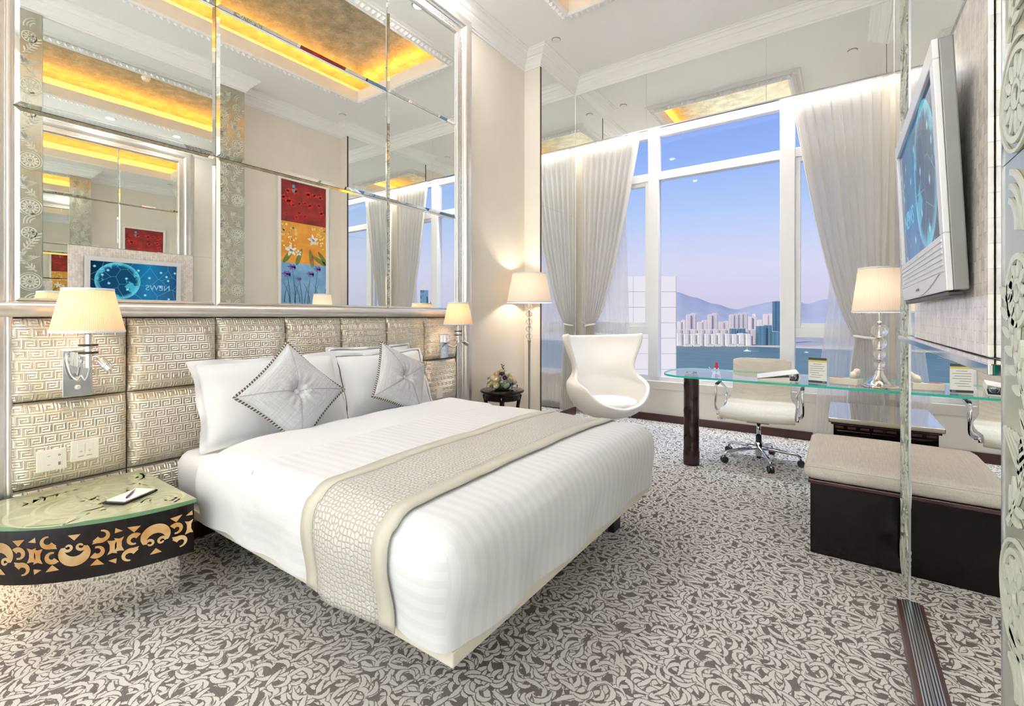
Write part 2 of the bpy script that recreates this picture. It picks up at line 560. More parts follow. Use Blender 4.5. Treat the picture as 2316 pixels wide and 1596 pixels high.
def mk_crystal():
    t = NT('crystal')
    g = t.n('ShaderNodeBsdfGlass'); g.inputs['IOR'].default_value = 1.5; g.inputs['Roughness'].default_value = 0.0
    tr = t.n('ShaderNodeBsdfTransparent')
    m = t.n('ShaderNodeMixShader'); t.set(m, 0, 0.25); t.set(m, 1, g.outputs[0]); t.set(m, 2, tr.outputs[0])
    return t.done(m.outputs[0])
M['crystal'] = mk_crystal()
def mk_edge():
    t = NT('green_glass_edge')
    d = t.principled(lin(40, 178, 150), 0.08, 0.0)
    tl = t.n('ShaderNodeBsdfTranslucent'); t.set(tl, 0, lin(80, 220, 190))
    m = t.n('ShaderNodeMixShader'); t.set(m, 0, 0.55); t.set(m, 1, d.outputs[0]); t.set(m, 2, tl.outputs[0])
    return t.done(m.outputs[0])
M['glass_edge'] = mk_edge()

# curtains
def mk_cloth(name, col, tl_f, tp_f):
    t = NT(name)
    co = t.coord()
    nz = t.noise(t.vmath('MULTIPLY', co, (160, 160, 4)), 1.0, 2)
    c = t.mix(nz, tuple(x * 0.93 for x in col[:3]) + (1,), col)
    d = t.n('ShaderNodeBsdfDiffuse'); t.set(d, 0, c)
    tl = t.n('ShaderNodeBsdfTranslucent'); t.set(tl, 0, c)
    tp = t.n('ShaderNodeBsdfTransparent')
    m = t.n('ShaderNodeMixShader'); t.set(m, 0, tl_f); t.set(m, 1, d.outputs[0]); t.set(m, 2, tl.outputs[0])
    if not tp_f: return t.done(m.outputs[0])
    m2 = t.n('ShaderNodeMixShader'); t.set(m2, 0, tp_f); t.set(m2, 1, m.outputs[0]); t.set(m2, 2, tp.outputs[0])
    return t.done(m2.outputs[0])
M['drape'] = mk_cloth('ivory_drape_cloth', lin(251, 248, 243), 0.62, 0.0)
M['sheer'] = mk_cloth('white_voile', lin(250, 249, 248), 0.5, 0.42)

# etched glass strips
M['etch_base'] = simple('bronze_mirror_glass', (0.46, 0.46, 0.38, 1), 0.22, 0.6)
M['etch_frost'] = simple('frosted_etching', lin(206, 209, 198), 0.45, 0.25, bump=(180, 0.1, 0.002))
M['nightstand_glass'] = None
def mk_ns_glass():
    t = NT('sea_green_frosted_glass')
    co = t.coord()
    nz = t.noise(co, 9, 3)
    col = t.ramp(nz, [(0.3, lin(184, 190, 156)), (0.7, lin(212, 214, 182))])
    p = t.principled(col, 0.10, 0.35, t.bump(nz, 0.1, 0.01))
    return t.done(p.outputs[0])
M['ns_glass'] = mk_ns_glass()
M['ns_relief'] = simple('carved_glass_relief', lin(214, 214, 178), 0.25, 0.3)
M['ns_edge'] = simple('nightstand_glass_edge', lin(98, 132, 96), 0.15)
# ================================================================== the room
XL, XR, XT = -3.12, 0.60, 0.25        # left wall, right wall, mirrored closet front
YB, YW, YP = -1.70, 5.82, 5.60        # back wall, window wall, pelmet
ZC = 4.42
YT0, YT1 = -1.70, 3.02                # mirrored wall runs to y = 3.02

def struct(name, mb, mat, parent=None, **kw):
    o = mb.build(name, mat, parent, **kw)
    if parent is None: o['kind'] = 'structure'
    return o

floor = struct('floor', MB().box(XL - 0.2, XR + 0.2, YB - 0.2, YW + 0.3, -0.15, 0.0), M['carpet'])
floor['label'] = 'grey and cream carpet with a curling leaf pattern'
struct('wall_left', MB().box(XL - 0.2, XL, YB - 0.2, YW + 0.3, 0, ZC + 0.6), M['cream_wall'])
struct('wall_back', MB().box(XL, XR, YB - 0.2, YB, 0, ZC + 0.6), M['cream_wall'])
struct('wall_right', MB().box(XR, XR + 0.2, YB - 0.2, YW + 0.3, 0, ZC + 0.6), M['cream_wall'])
# built-out closet that carries the television and its mirrors
struct('wall_television', MB().box(XT + 0.02, XR, YB, YT1, 0, ZC), M['cream_wall'])

# window wall round the opening
WX0, WX1, WZ0, WZ1 = -2.86, 0.38, 0.50, 3.62
m = MB()
m.box(XL, XR, YW, YW + 0.25, 0, WZ0 - 0.10)
m.box(XL, XR, YW, YW + 0.25, WZ1, ZC + 0.6)
m.box(XL, WX0, YW, YW + 0.25, WZ0 - 0.10, WZ1)
m.box(WX1, XR, YW, YW + 0.25, WZ0 - 0.10, WZ1)
struct('wall_far', m, M['cream_wall'])

# ceiling with the coffer opening
CX0, CX1, CY0, CY1 = -2.25, -0.55, -1.1, 4.20
OX0, OX1, OY0, OY1 = -2.50, -0.30, -1.35, 4.45
m = MB()
m.box(XL, CX0, YB, YW, ZC, ZC + 0.09)
m.box(CX1, XR, YB, YW, ZC, ZC + 0.09)
m.box(CX0, CX1, YB, CY0, ZC, ZC + 0.09)
m.box(CX0, CX1, CY1, YW, ZC, ZC + 0.09)
ceiling = struct('ceiling', m, M['white_paint'])
m = MB()
zc2 = ZC + 0.27
m.box(OX0, OX1, OY0, OY1, zc2, zc2 + 0.05)
m.build('leaf_panel', M['leaf'], ceiling)['label'] = 'champagne metal-leaf panel of the ceiling recess'
m = MB()
for (a, b, c, d) in ((OX0 - .05, OX0, OY0, OY1), (OX1, OX1 + .05, OY0, OY1), (OX0, OX1, OY0 - .05, OY0), (OX0, OX1, OY1, OY1 + .05)):
    m.box(a, b, c, d, ZC + 0.09, zc2)
m.build('recess_side', M['white_paint'], ceiling)
# roof slab keeps daylight out
bx('roof_slab', M['shell_dark'], ceiling, XL - .2, XR + .2, YB - .2, YW + .3, ZC + 0.60, ZC + 0.75)

# moulding round the recess: stepped profile swept round the rectangle, with a row of tooth pieces
def ring(mb, x0, x1, y0, y1, prof):
    """prof: (outward offset, z)"""
    vs_, fs_ = [], []
    n = len(prof)
    for (sx, sy) in ((-1, -1), (1, -1), (1, 1), (-1, 1)):
        for o, z in prof:
            vs_.append(((x0 if sx < 0 else x1) + sx * o, (y0 if sy < 0 else y1) + sy * o, z))
    for c in range(4):
        c2 = (c + 1) % 4
        for i in range(n - 1):
            fs_.append((c * n + i, c2 * n + i, c2 * n + i + 1, c * n + i + 1))
    mb.add(vs_, fs_)
m = MB()
ring(m, CX0, CX1, CY0, CY1, [(-.004, ZC + .092), (-.004, ZC - .05), (.015, ZC - .065), (.03, ZC - .065), (.035, ZC - .055), (.11, ZC - .03), (.115, ZC - .018), (.14, ZC - .018), (.15, ZC), (.15, ZC + .002)])
mould = m.build('recess_moulding', M['cornice'], ceiling)
m = MB()
def tooth(mb, cx, cy, ax):
    zz = ZC - 0.062
    w = 0.022
    if ax == 'y':
        q = [(cx - .028, cy - w, zz + .018), (cx + .028, cy - w, zz + .018), (cx + .028, cy + w, zz + .018), (cx - .028, cy + w, zz + .018), (cx - .01, cy, zz - .008), (cx + .01, cy, zz - .008)]
    else:
        q = [(cx - w, cy - .028, zz + .018), (cx - w, cy + .028, zz + .018), (cx + w, cy + .028, zz + .018), (cx + w, cy - .028, zz + .018), (cx, cy - .01, zz - .008), (cx, cy + .01, zz - .008)]
    mb.add(q, [(0, 1, 5, 4), (1, 2, 5), (2, 3, 4, 5), (3, 0, 4)])
k = CY0
while k < CY1 + 0.05:
    tooth(m, CX0 - .072, k, 'y'); tooth(m, CX1 + .072, k, 'y'); k += 0.062
k = CX0
while k < CX1 + 0.05:
    tooth(m, k, CY1 + .072, 'x'); tooth(m, k, CY0 - .072, 'x'); k += 0.062
o = m.build('tooth_moulding', M['cornice'], ceiling); o['kind'] = 'stuff'

# cove tubes on the ledge, with their lights
def cove(x, y, lx, ly, rz):
    m = MB()
    if lx > ly: m.tube([(-lx / 2, 0, 0), (lx / 2, 0, 0)], 0.012, 6)
    else: m.tube([(0, -ly / 2, 0), (0, ly / 2, 0)], 0.012, 6)
    o = m.build('cove_tube', M['cove_tube'], ceiling)
    o.location = (x, y, ZC + 0.105)
    ld = bpy.data.lights.new('cove_light', 'AREA'); ld.shape = 'RECTANGLE'
    ld.size = max(lx, 0.03); ld.size_y = max(ly, 0.03); ld.energy = P_COVE * max(lx, ly); ld.color = (1.0, 0.44, 0.07)
    lo = bpy.data.objects.new('cove_light', ld); COL.objects.link(lo); lo.parent = ceiling
    lo.location = (x, y, ZC + 0.125); lo.rotation_euler = (pi, 0, 0)
cove(OX0 + .10, (OY0 + OY1) / 2, 0.02, OY1 - OY0 - .3, 0)
cove(OX1 - .10, (OY0 + OY1) / 2, 0.02, OY1 - OY0 - .3, 0)
cove((OX0 + OX1) / 2, OY1 - .10, OX1 - OX0 - .3, 0.02, 0)
cove((OX0 + OX1) / 2, OY0 + .10, OX1 - OX0 - .3, 0.02, 0)

# cornices: profile (out from wall, z)
CP = [(0, ZC - .17), (.012, ZC - .17), (.018, ZC - .155), (.03, ZC - .15), (.032, ZC - .135), (.05, ZC - .11), (.08, ZC - .085), (.085, ZC - .07), (.10, ZC - .065), (.12, ZC - .035), (.14, ZC - .028), (.145, ZC - .012), (.165, ZC - .008), (.165, ZC)]
def cornice(name, pts):
    """pts: polyline with the room on its right-hand side; mitred"""
    m = MB(); n = len(CP); vs_ = []; fs_ = []
    P = [Vector(p) for p in pts]
    for i, p in enumerate(P):
        d0 = (P[i] - P[i - 1]).normalized() if i > 0 else (P[1] - P[0]).normalized()
        d1 = (P[i + 1] - P[i]).normalized() if i < len(P) - 1 else d0
        n0 = Vector((d0.y, -d0.x)); n1 = Vector((d1.y, -d1.x))
        mi = (n0 + n1); mi = mi / (1 + n0.dot(n1)) if (1 + n0.dot(n1)) > 1e-4 else n0
        for o, z in CP: vs_.append((p.x + mi.x * o, p.y + mi.y * o, z))
    for i in range(len(P) - 1):
        for k in range(n - 1):
            fs_.append((i * n + k, (i + 1) * n + k, (i + 1) * n + k + 1, i * n + k + 1))
    m.add(vs_, fs_)
    return struct(name, m, M['cornice'])
PX0, PX1, PY0 = -2.90, 0.418, 4.71
cornice('trim_1', [(XL, YB), (XL, PY0), (PX0, PY0), (PX0, YP), (PX1, YP), (PX1, PY0), (XR, PY0), (XR, YT1)])
cornice('trim_2', [(XR, YT1), (XT, YT1), (XT, YB)])

# side pilasters faced in mirror beside the window
def pilaster(name, x0, x1, xm, side):
    o = struct(name, MB().box(x0, x1, PY0 + 0.0, YP + 0.02, 0, ZC), M['cream_wall'])
    s = 1 if side == 'l' else -1
    zs = [0.10, 2.62, 4.25]
    for a, b in zip(zs, zs[1:]):
        bx('mirror_panel', M['mirror'], o, min(xm, xm + s * .006), max(xm, xm + s * .006), PY0 + .022, YP, a + .001, b - .001)
    bx('edge_strip', M['mahogany'], o, min(xm, xm + s * .008), max(xm, xm + s * .008), PY0 + .002, PY0 + .022, 0.0, 4.25)
    bx('plinth', M['mahogany'], o, min(xm, xm + s * .02), max(xm, xm + s * .02), PY0 + .022, YP, 0.0, 0.10, bevel=.004)
    return o
pilaster('wall_pilaster_left', XL, PX0, PX0, 'l')
pilaster('wall_pilaster_right', PX1, XR, PX1, 'r')

# pelmet of mirror panels across the window head
pel = struct('trim_3', MB().box(PX0 + .007, PX1 - .007, YP + .008, YP + .03, 3.58, ZC), M['white_paint'])
px = [PX0 + .007, -2.05, -1.05, -0.05 + .0, PX1 - .007]
px = [PX0 + .007, -1.93, -0.64, PX1 - .007]
for a, b in zip(px, px[1:]):
    bx('mirror_panel', M['mirror'], pel, a + .002, b - .002, YP, YP + .007, 3.58, 4.25)
bx('lower_rail', M['steel'], pel, PX0 + .007, PX1 - .007, YP - .004, YP + .03, 3.565, 3.58)

# baseboards
struct('baseboard_far', MB().box(PX0, PX1, YW - .018, YW, 0, .09), M['mahogany'], bevel=.004)
struct('baseboard_left', MB().box(XL, XL + .018, 3.75, PY0, 0, .09), M['mahogany'], bevel=.004)
struct('baseboard_right', MB().box(XR - .018, XR, YT1, PY0, 0, .09), M['mahogany'], bevel=.004)
struct('baseboard_back', MB().box(XL, XT, YB, YB + .018, 0, .09), M['mahogany'], bevel=.004)

# window
win = thing('window_1', 'tall white framed window overlooking the harbour', None, (0, YW + .06, 0), kind='structure')
WO = (0, YW + .06, 0)
FY0, FY1 = YW + .03, YW + .12
XM = [(-1.985, -1.855), (-0.535, -0.395)]       # mullions
bx('jamb', M['window_paint'], win, WX0, WX0 + .07, FY0, FY1, WZ0, WZ1, .004, WO)
bx('jamb', M['window_paint'], win, WX1 - .07, WX1, FY0, FY1, WZ0, WZ1, .004, WO)
bx('head_rail', M['window_paint'], win, WX0 + .07, WX1 - .07, FY0, FY1, WZ1 - .06, WZ1, .004, WO)
bx('bottom_rail', M['window_paint'], win, WX0 + .07, WX1 - .07, FY0, FY1, WZ0, WZ0 + .05, .004, WO)
for a, b in XM:
    bx('mullion', M['window_paint'], win, a, b, FY0 - .03, FY1, WZ0 + .05, WZ1 - .06, .006, WO)
segs = [(WX0 + .07, XM[0][0]), (XM[0][1], XM[1][0]), (XM[1][1], WX1 - .07)]
TZ0, TZ1, LZ0, LZ1 = 3.01, 3.11, 1.08, 1.18
def leafpane(a, b, z0, z1, sash):
    y = (FY0 + FY1) / 2
    if sash:
        w = .05
        m = MB()
        m.box(a, a + w, FY0 + .01, FY1 - .015, z0, z1); m.box(b - w, b, FY0 + .01, FY1 - .015, z0, z1)
        m.box(a + w, b - w, FY0 + .01, FY1 - .015, z0, z0 + w); m.box(a + w, b - w, FY0 + .01, FY1 - .015, z1 - w, z1)
        m.build('casement_frame', M['window_paint'], win, bevel=.004, off=WO)
        a += w; b -= w; z0 += w; z1 -= w
    MB().box(a, b, y - .003, y + .003, z0, z1).build('pane', M['pane'], win, off=WO)
for i, (a, b) in enumerate(segs):
    bx('transom', M['window_paint'], win, a, b, FY0 - .01, FY1, TZ0, TZ1, .004, WO)
    leafpane(a, b, TZ1, WZ1 - .06, False)
    if i == 1: leafpane(a, b, WZ0 + .05, TZ0, False)
    else:
        bx('transom', M['window_paint'], win, a, b, FY0 - .005, FY1, LZ0, LZ1, .004, WO)
        leafpane(a, b, LZ1, TZ0, True)
        leafpane(a, b, WZ0 + .05, LZ0, False)
sill = struct('trim_4', MB().box(PX0, PX1, YW - .022, YW + .03, 0.40, 0.50), M['sill_paint'], bevel=.006)

# mirrored wall behind the television
tvw = thing('wall_mirror_panels', 'mirror panelled wall behind the television', None, (XT, 0, 0), kind='structure')
TO = (XT, 0, 0)
SY = [(0.77, 1.11), (2.68, 3.02)]             # etched strips
BY0, BY1, BZ0, BZ1 = 1.30, 2.42, 1.22, 2.035  # mother-of-pearl board
for (a, b, z0, z1) in ((SY[0][1], SY[1][0], BZ1, 4.25), (SY[0][1], BY0, BZ0, BZ1), (BY1, SY[1][0], BZ0, BZ1), (SY[0][1], SY[1][0], 0.06, BZ0), (YB + .02, SY[0][0], 0.06, 4.25)):
    bx('mirror_panel', M['mirror'], tvw, XT, XT + .01, a + .001, b - .001, z0 + .001, z1 - .001, off=TO)
bx('floor_track', M['steel'], tvw, XT - .03, XT + .01, YB + .02, SY[1][0], 0.0, 0.055, off=TO)
for k in range(3):
    bx('track_groove', M['black_plastic'], tvw, XT - .026 + k * .009, XT - .022 + k * .009, YB + .02, SY[1][0], 0.055, 0.056, off=TO)
bx('floor_strip', M['mahogany'], tvw, XT - .045, XT - .03, YB + .02, SY[1][0], 0.0, 0.05, off=TO)

# etched motifs: strokes and rosettes, mapped on a strip of width 1 x height h
def stroke(mb, pts, w0, w1, put, prof=None):
    P = [Vector(p) for p in pts]; n = len(P)
    L, R = [], []
    for i in range(n):
        t = (P[min(i + 1, n - 1)] - P[max(i - 1, 0)]).normalized()
        nn = Vector((-t.y, t.x)); s = i / (n - 1)
        w = (prof(s) if prof else lerp(w0, w1, s)) / 2
        L.append(P[i] + nn * w); R.append(P[i] - nn * w)
    vs_ = [put(p.x, p.y) for p in L] + [put(p.x, p.y) for p in R]
    mb.add(vs_, [(i, i + 1, n + i + 1, n + i) for i in range(n - 1)])
def arc(cx, cy, r, a0, a1, n=14, r2=None):
    r2 = r if r2 is None else r2
    return [(cx + lerp(r, r2, i / n) * cos(lerp(a0, a1, i / n)), cy + lerp(r, r2, i / n) * sin(lerp(a0, a1, i / n))) for i in range(n + 1)]
def blob(mb, cx, cy, a, b, rot, put, n=10):
    ps = []
    for k in range(n):
        t = 2 * pi * k / n
        x = a * cos(t); y = b * sin(t) * (1 - 0.25 * cos(t))
        ps.append(put(cx + x * cos(rot) - y * sin(rot), cy + x * sin(rot) + y * cos(rot)))
    mb.add(ps, [tuple(range(n))])
def rosette(mb, cx, cy, r, put, petals=12):
    stroke(mb, arc(cx, cy, r, 0, 2 * pi, 28), .010, .010, put)
    stroke(mb, arc(cx, cy, r * .28, 0, 2 * pi, 14), .008, .008, put)
    for k in range(petals):
        a = 2 * pi * k / petals
        blob(mb, cx + r * .63 * cos(a), cy + r * .63 * sin(a), r * .27, r * .13, a, put, 8)
def spray(mb, pts, ln, put, n=9):
    stroke(mb, pts, .012, .006, put)
    N = len(pts)
    for k in range(1, n):
        i = int(k / n * (N - 1))
        p = Vector(pts[i]); t = (Vector(pts[min(i + 1, N - 1)]) - Vector(pts[i - 1 if i else 0])).normalized()
        for s in (-1, 1):
            a = math.atan2(t.y, t.x) + s * 0.85
            q = p + Vector((cos(a), sin(a))) * ln * .55
            blob(mb, q.x, q.y, ln * .5, ln * .16, a, put, 8)
def etched_strip(y0, y1, x, zlo, zhi):
    st = thing('etched_glass_strip', None, None, (x, (y0 + y1) / 2, 0))
    st.parent = None
    W = y1 - y0; yc = (y0 + y1) / 2
    joints = [zlo, 1.55, 2.72, zhi]
    for a, b in zip(joints, joints[1:]):
        bx('glass_panel', [M['etch_base']], st, -.002, .012, -W / 2 + .001, W / 2 - .001, a + .001, b - .001)
    for s in (-1, 1):
        bx('edge_trim', M['steel'], st, -.004, .012, s * W / 2 - .003, s * W / 2 + .003, zlo, zhi)
    for (a, b) in zip(joints, joints[1:]):
        m = MB()
        put = lambda u, w, a=a: (-.0045, -u + W / 2, a + w)
        H = b - a; z = 0.0; k = 0
        while z < H - .30:
            f = 1 if k % 2 == 0 else -1
            X = lambda q: q if f > 0 else W - q
            rosette(m, X(.085), z + .09, .068, put)
            stroke(m, arc(X(.085), z + .09, .085, 0, 2 * pi, 28), .006, .006, put)
            rosette(m, X(.25), z + .20, .052, put, 9)
            spray(m, [(X(.20 + .10 * sin(t / 11 * 2.4)), z + .02 + .30 * t / 11) for t in range(12)][:8], .05, put, 7)
            spray(m, [(X(.04 + .10 * sin(t / 11 * 2.0)), z + .19 + .20 * t / 11) for t in range(12)], .045, put, 8)
            for q in range(3):
                stroke(m, arc(X(.30), z + .30, .045 + q * .022, pi * .55 if f > 0 else -.05 * pi, pi * 1.45 if f > 0 else pi * .45, 12), .010, .010, put)
            for q in range(4):
                stroke(m, [(X(.02 + q * .018), z + .34), (X(.10), z + .285 + q * .016), (X(.18 - q * .016), z + .34)], .007, .007, put)
            stroke(m, arc(X(.17), z + .155, .05, -1.2, 3.6, 22, .012), .014, .004, put)
            z += .36; k += 1
        o = m.build('etching', M['etch_frost'], st)
        s = o.modifiers.new('solid', 'SOLIDIFY'); s.thickness = .004; s.offset = 0
    return st
s0 = etched_strip(*SY[0], XT - .025, .06, 4.25)
tag(s0, 'nearest etched bronze glass strip with floral motifs, left end of the mirror reflection', 'glass strip', 'etched glass strips flanking the television mirror')
s1 = etched_strip(*SY[1], XT, .06, 4.25)
tag(s1, 'etched bronze glass strip with floral motifs beside the bench, framing the television mirror', 'glass strip', 'etched glass strips flanking the television mirror')
# thick green-edged glass of the nearest strip
m = MB(); m.box(XT - .004 - (XT - .025), XT - (XT - .025), SY[0][1] - (SY[0][0] + SY[0][1]) / 2, SY[0][1] - (SY[0][0] + SY[0][1]) / 2 + .006, .06, 4.25)
m = MB(); m.box(-.002, .003, .1735, .176, .06, 4.25)
m.build('polished_edge', M['glass_edge'], s0)

# recessed downlights over the headboard side, plus unseen fill lights added at the back wall
def downlight(x, y, power, label):
    t = thing('ceiling_downlight', label, 'downlight', (x, y, ZC), group='recessed ceiling downlights')
    MB().lathe([(.052, -.004), (.062, -.006), (.07, -.003), (.07, 0.0)], 24, cap=False).build('trim_ring', M['chrome'], t, smooth=True)
    MB().lathe([(.001, -.001), (.052, -.002)], 24, cap=False).build('lens', M['downlight_lens'], t)
    ld = bpy.data.lights.new('downlight', 'AREA'); ld.shape = 'DISK'; ld.size = .10; ld.energy = power; ld.color = (1.0, 0.985, 0.975) if y > -1 else (0.80, 0.905, 1.0)
    lo = bpy.data.objects.new('downlight', ld); COL.objects.link(lo); lo.parent = t
    lo.location = (0, 0, -.008)
    if y < -1:      # added fill lights, turned to the back wall to bounce
        lo.rotation_euler = (radians(-24), 0, 0); ld.spread = radians(75)
for (x, y, w) in ((-2.72, .6, 'above the nightstand'), (-2.72, 1.5, 'above the near pillow'), (-2.72, 2.4, 'above the far pillow'), (-2.72, 3.3, 'above the far sconce'), (-2.72, -1.42, 'added as fill at the back wall, leftmost of four'), (-1.85, -1.48, 'added as fill at the back wall, second from the left'), (-.95, -1.48, 'added as fill at the back wall, second from the right'), (-.10, -1.42, 'added as fill at the back wall, rightmost of four')):
    downlight(x, y, P_DOWN if y > -1 else P_BACK_FILL, 'small round chrome rimmed ceiling downlight ' + w)
# unseen fill tube added behind the pelmet to brighten the curtains
m = MB().tube([(PX0 + .1, YP + .10, ZC - .03), (PX1 - .1, YP + .10, ZC - .03)], .012, 8)
m.build('pelmet_fill_tube', M['downlight_lens'], pel)
ld = bpy.data.lights.new('pelmet_fill_light', 'AREA'); ld.shape = 'RECTANGLE'; ld.size = PX1 - PX0 - .2; ld.size_y = .04; ld.energy = P_PELMET_FILL; ld.color = (1, .97, .94)
lo = bpy.data.objects.new('pelmet_fill_light', ld); COL.objects.link(lo); lo.parent = pel; lo.location = ((PX0 + PX1) / 2, YP + .10, ZC - .045)
# unseen cool fill strip added behind the lower rail, standing in for daylight
bx('fill_strip_housing', M['white_plastic'], pel, PX0 + .05, PX1 - .05, YP + .031, YP + .052, 3.612, 3.632)
ld = bpy.data.lights.new('fill_strip_light', 'AREA'); ld.shape = 'RECTANGLE'; ld.size = PX1 - PX0 - .2; ld.size_y = .02; ld.energy = P_STRIP_FILL; ld.color = (.80, .90, 1.0)
lo = bpy.data.objects.new('fill_strip_light', ld); COL.objects.link(lo); lo.parent = pel; lo.location = ((PX0 + PX1) / 2, YP + .042, 3.603)
lo.rotation_euler = (radians(-52), 0, 0); ld.spread = radians(130)
# ================================================================== headboard wall
XMF = -3.09
FYA, FYB, FZT = 0.44, 3.45, 4.09          # inner edge of the silver frame
mir = thing('wall_mirror', 'large nine pane wall mirror with silver surround above the bed', 'mirror', (XL, 1.945, 0))
MO = (XL, 1.945, 0)
def frame_sweep(prof):
    """prof: (outward from inner edge, x)"""
    m = MB(); n = len(prof); vs_ = []; fs_ = []
    cor = [(FYA, 0, -1, 0), (FYA, FZT, -1, 1), (FYB, FZT, 1, 1), (FYB, 0, 1, 0)]
    for (y, z, sy, sz) in cor:
        for o, x in prof: vs_.append((x, y + sy * o, z + sz * o))
    for c in range(3):
        for i in range(n - 1):
            fs_.append((c * n + i, (c + 1) * n + i, (c + 1) * n + i + 1, c * n + i + 1))
    return m.add(vs_, fs_)
prof = [(0, XMF - .008)]
prof += [(0.0 + .014 - .014 * cos(a), XMF + .002 + .016 * sin(a)) for a in [pi * k / 6 for k in range(7)]]
prof += [(.032, XMF + .004), (.082, XMF + .004), (.088, XMF + .012)]
prof += [(.088 + .055 - .055 * cos(a), XMF + .012 + .045 * sin(a)) for a in [pi * k / 10 for k in range(11)]]
prof += [(.202, XMF + .006), (.206, XMF + .002), (.235, XMF + .002), (.24, XMF - .004), (.24, XL)]
fr = frame_sweep(prof).build('frame', M['silver_leaf'], mir, smooth=True, auto=radians(40), off=MO)
# chain relief on the frame
m = MB()
def link(y, z, vert):
    a, b = (.020, .008) if vert else (.008, .020)
    for s in (-1, 1):
        if vert:
            m.box(XMF + .004, XMF + .010, y + s * .011 - .004, y + s * .011 + .004, z - .020, z + .016)
        else:
            m.box(XMF + .004, XMF + .010, y - .020, y + .016, z + s * .011 - .004, z + s * .011 + .004)
    if vert:
        m.box(XMF + .004, XMF + .009, y - .018, y + .006, z - .004, z + .004)
        m.box(XMF + .004, XMF + .009, y - .004, y + .018, z + .016, z + .024)
    else:
        m.box(XMF + .004, XMF + .009, y - .004, y + .004, z - .018, z + .006)
        m.box(XMF + .004, XMF + .009, y + .016, y + .024, z - .004, z + .018)
z = .05
while z < FZT:
    link(FYB + .057, z, True); link(FYA - .057, z, True); z += .052
y = FYA
while y < FYB:
    link(y, FZT + .057, False); y += .052
o = m.build('chain_relief', M['silver_leaf'], fr, off=MO); o['kind'] = 'stuff'
# rail between mirror and headboard
m = MB()
pr = [(1.372, XMF)] + [(1.335 + .037 * cos(a), XMF + .012 + .05 * sin(a)) for a in [pi * k / 10 for k in range(11)]] + [(1.298, XMF)]
m.add([(x, yy, z_) for yy in (FYA - .10, FYB + .10) for z_, x in pr], [(i, i + 1, len(pr) + i + 1, len(pr) + i) for i in range(len(pr) - 1)])
m.build('rail', M['silver_leaf'], mir, smooth=True, off=MO)
# nine bevelled panes
ys = [FYA, 1.29, 2.60, FYB]; zs = [1.366, 2.27, 3.18, FZT]
for a, b in zip(ys, ys[1:]):
    for c, d in zip(zs, zs[1:]):
        g = .0015; w = .022; xf, xb = XMF, XMF - .007
        m = MB()
        q = [(xb, a + g, c + g), (xb, b - g, c + g), (xb, b - g, d - g), (xb, a + g, d - g),
             (xf, a + w, c + w), (xf, b - w, c + w), (xf, b - w, d - w), (xf, a + w, d - w),
             (xb - .006, a + g, c + g), (xb - .006, b - g, c + g), (xb - .006, b - g, d - g), (xb - .006, a + g, d - g)]
        m.add(q, [(4, 5, 6, 7), (0, 1, 5, 4), (1, 2, 6, 5), (2, 3, 7, 6), (3, 0, 4, 7), (8, 9, 1, 0), (9, 10, 2, 1), (10, 11, 3, 2), (11, 8, 0, 3), (11, 10, 9, 8)])
        m.build('pane', M['mirror'], mir, off=MO)
bx('backing', M['black_plastic'], mir, XL + .001, XMF - .0135, FYA - .02, FYB + .02, 1.30, FZT + .02, off=MO)

# padded headboard: 7 columns x 3 rows of embossed leather
hb = thing('padded_headboard', 'padded headboard of silvery panels embossed with a square key pattern', 'headboard', (XL, 1.945, 0))
cols = [0.425 + k * (3.435 - 0.425) / 7 for k in range(8)]
rows = [0.10, 0.50, 0.903, 1.296]
def padded(a, b, c, d):
    m = MB()
    def fn(u, v):
        uu = abs(2 * u - 1); vv = abs(2 * v - 1)
        f = (max(0, 1 - uu ** 5.5) ** .5) * (max(0, 1 - vv ** 5.5) ** .5)
        return (XMF - .004 + .056 * f, a + .002 + (b - a - .004) * u, c + .002 + (d - c - .004) * v)
    us = 22
    def fw(t):  # denser near edges
        return 0.5 - 0.5 * cos(pi * t)
    m.grid(lambda u, v: fn(fw(u), fw(v)), us, us)
    return m.build('padded_panel', M['key_leather'], hb, smooth=True, off=MO)
for a, b in zip(cols, cols[1:]):
    for c, d in zip(rows, rows[1:]): padded(a, b, c, d)
bx('backboard', M['dark_wood'], hb, XL + .001, XMF - .004, .42, 3.44, 0.0, 1.30, off=MO)

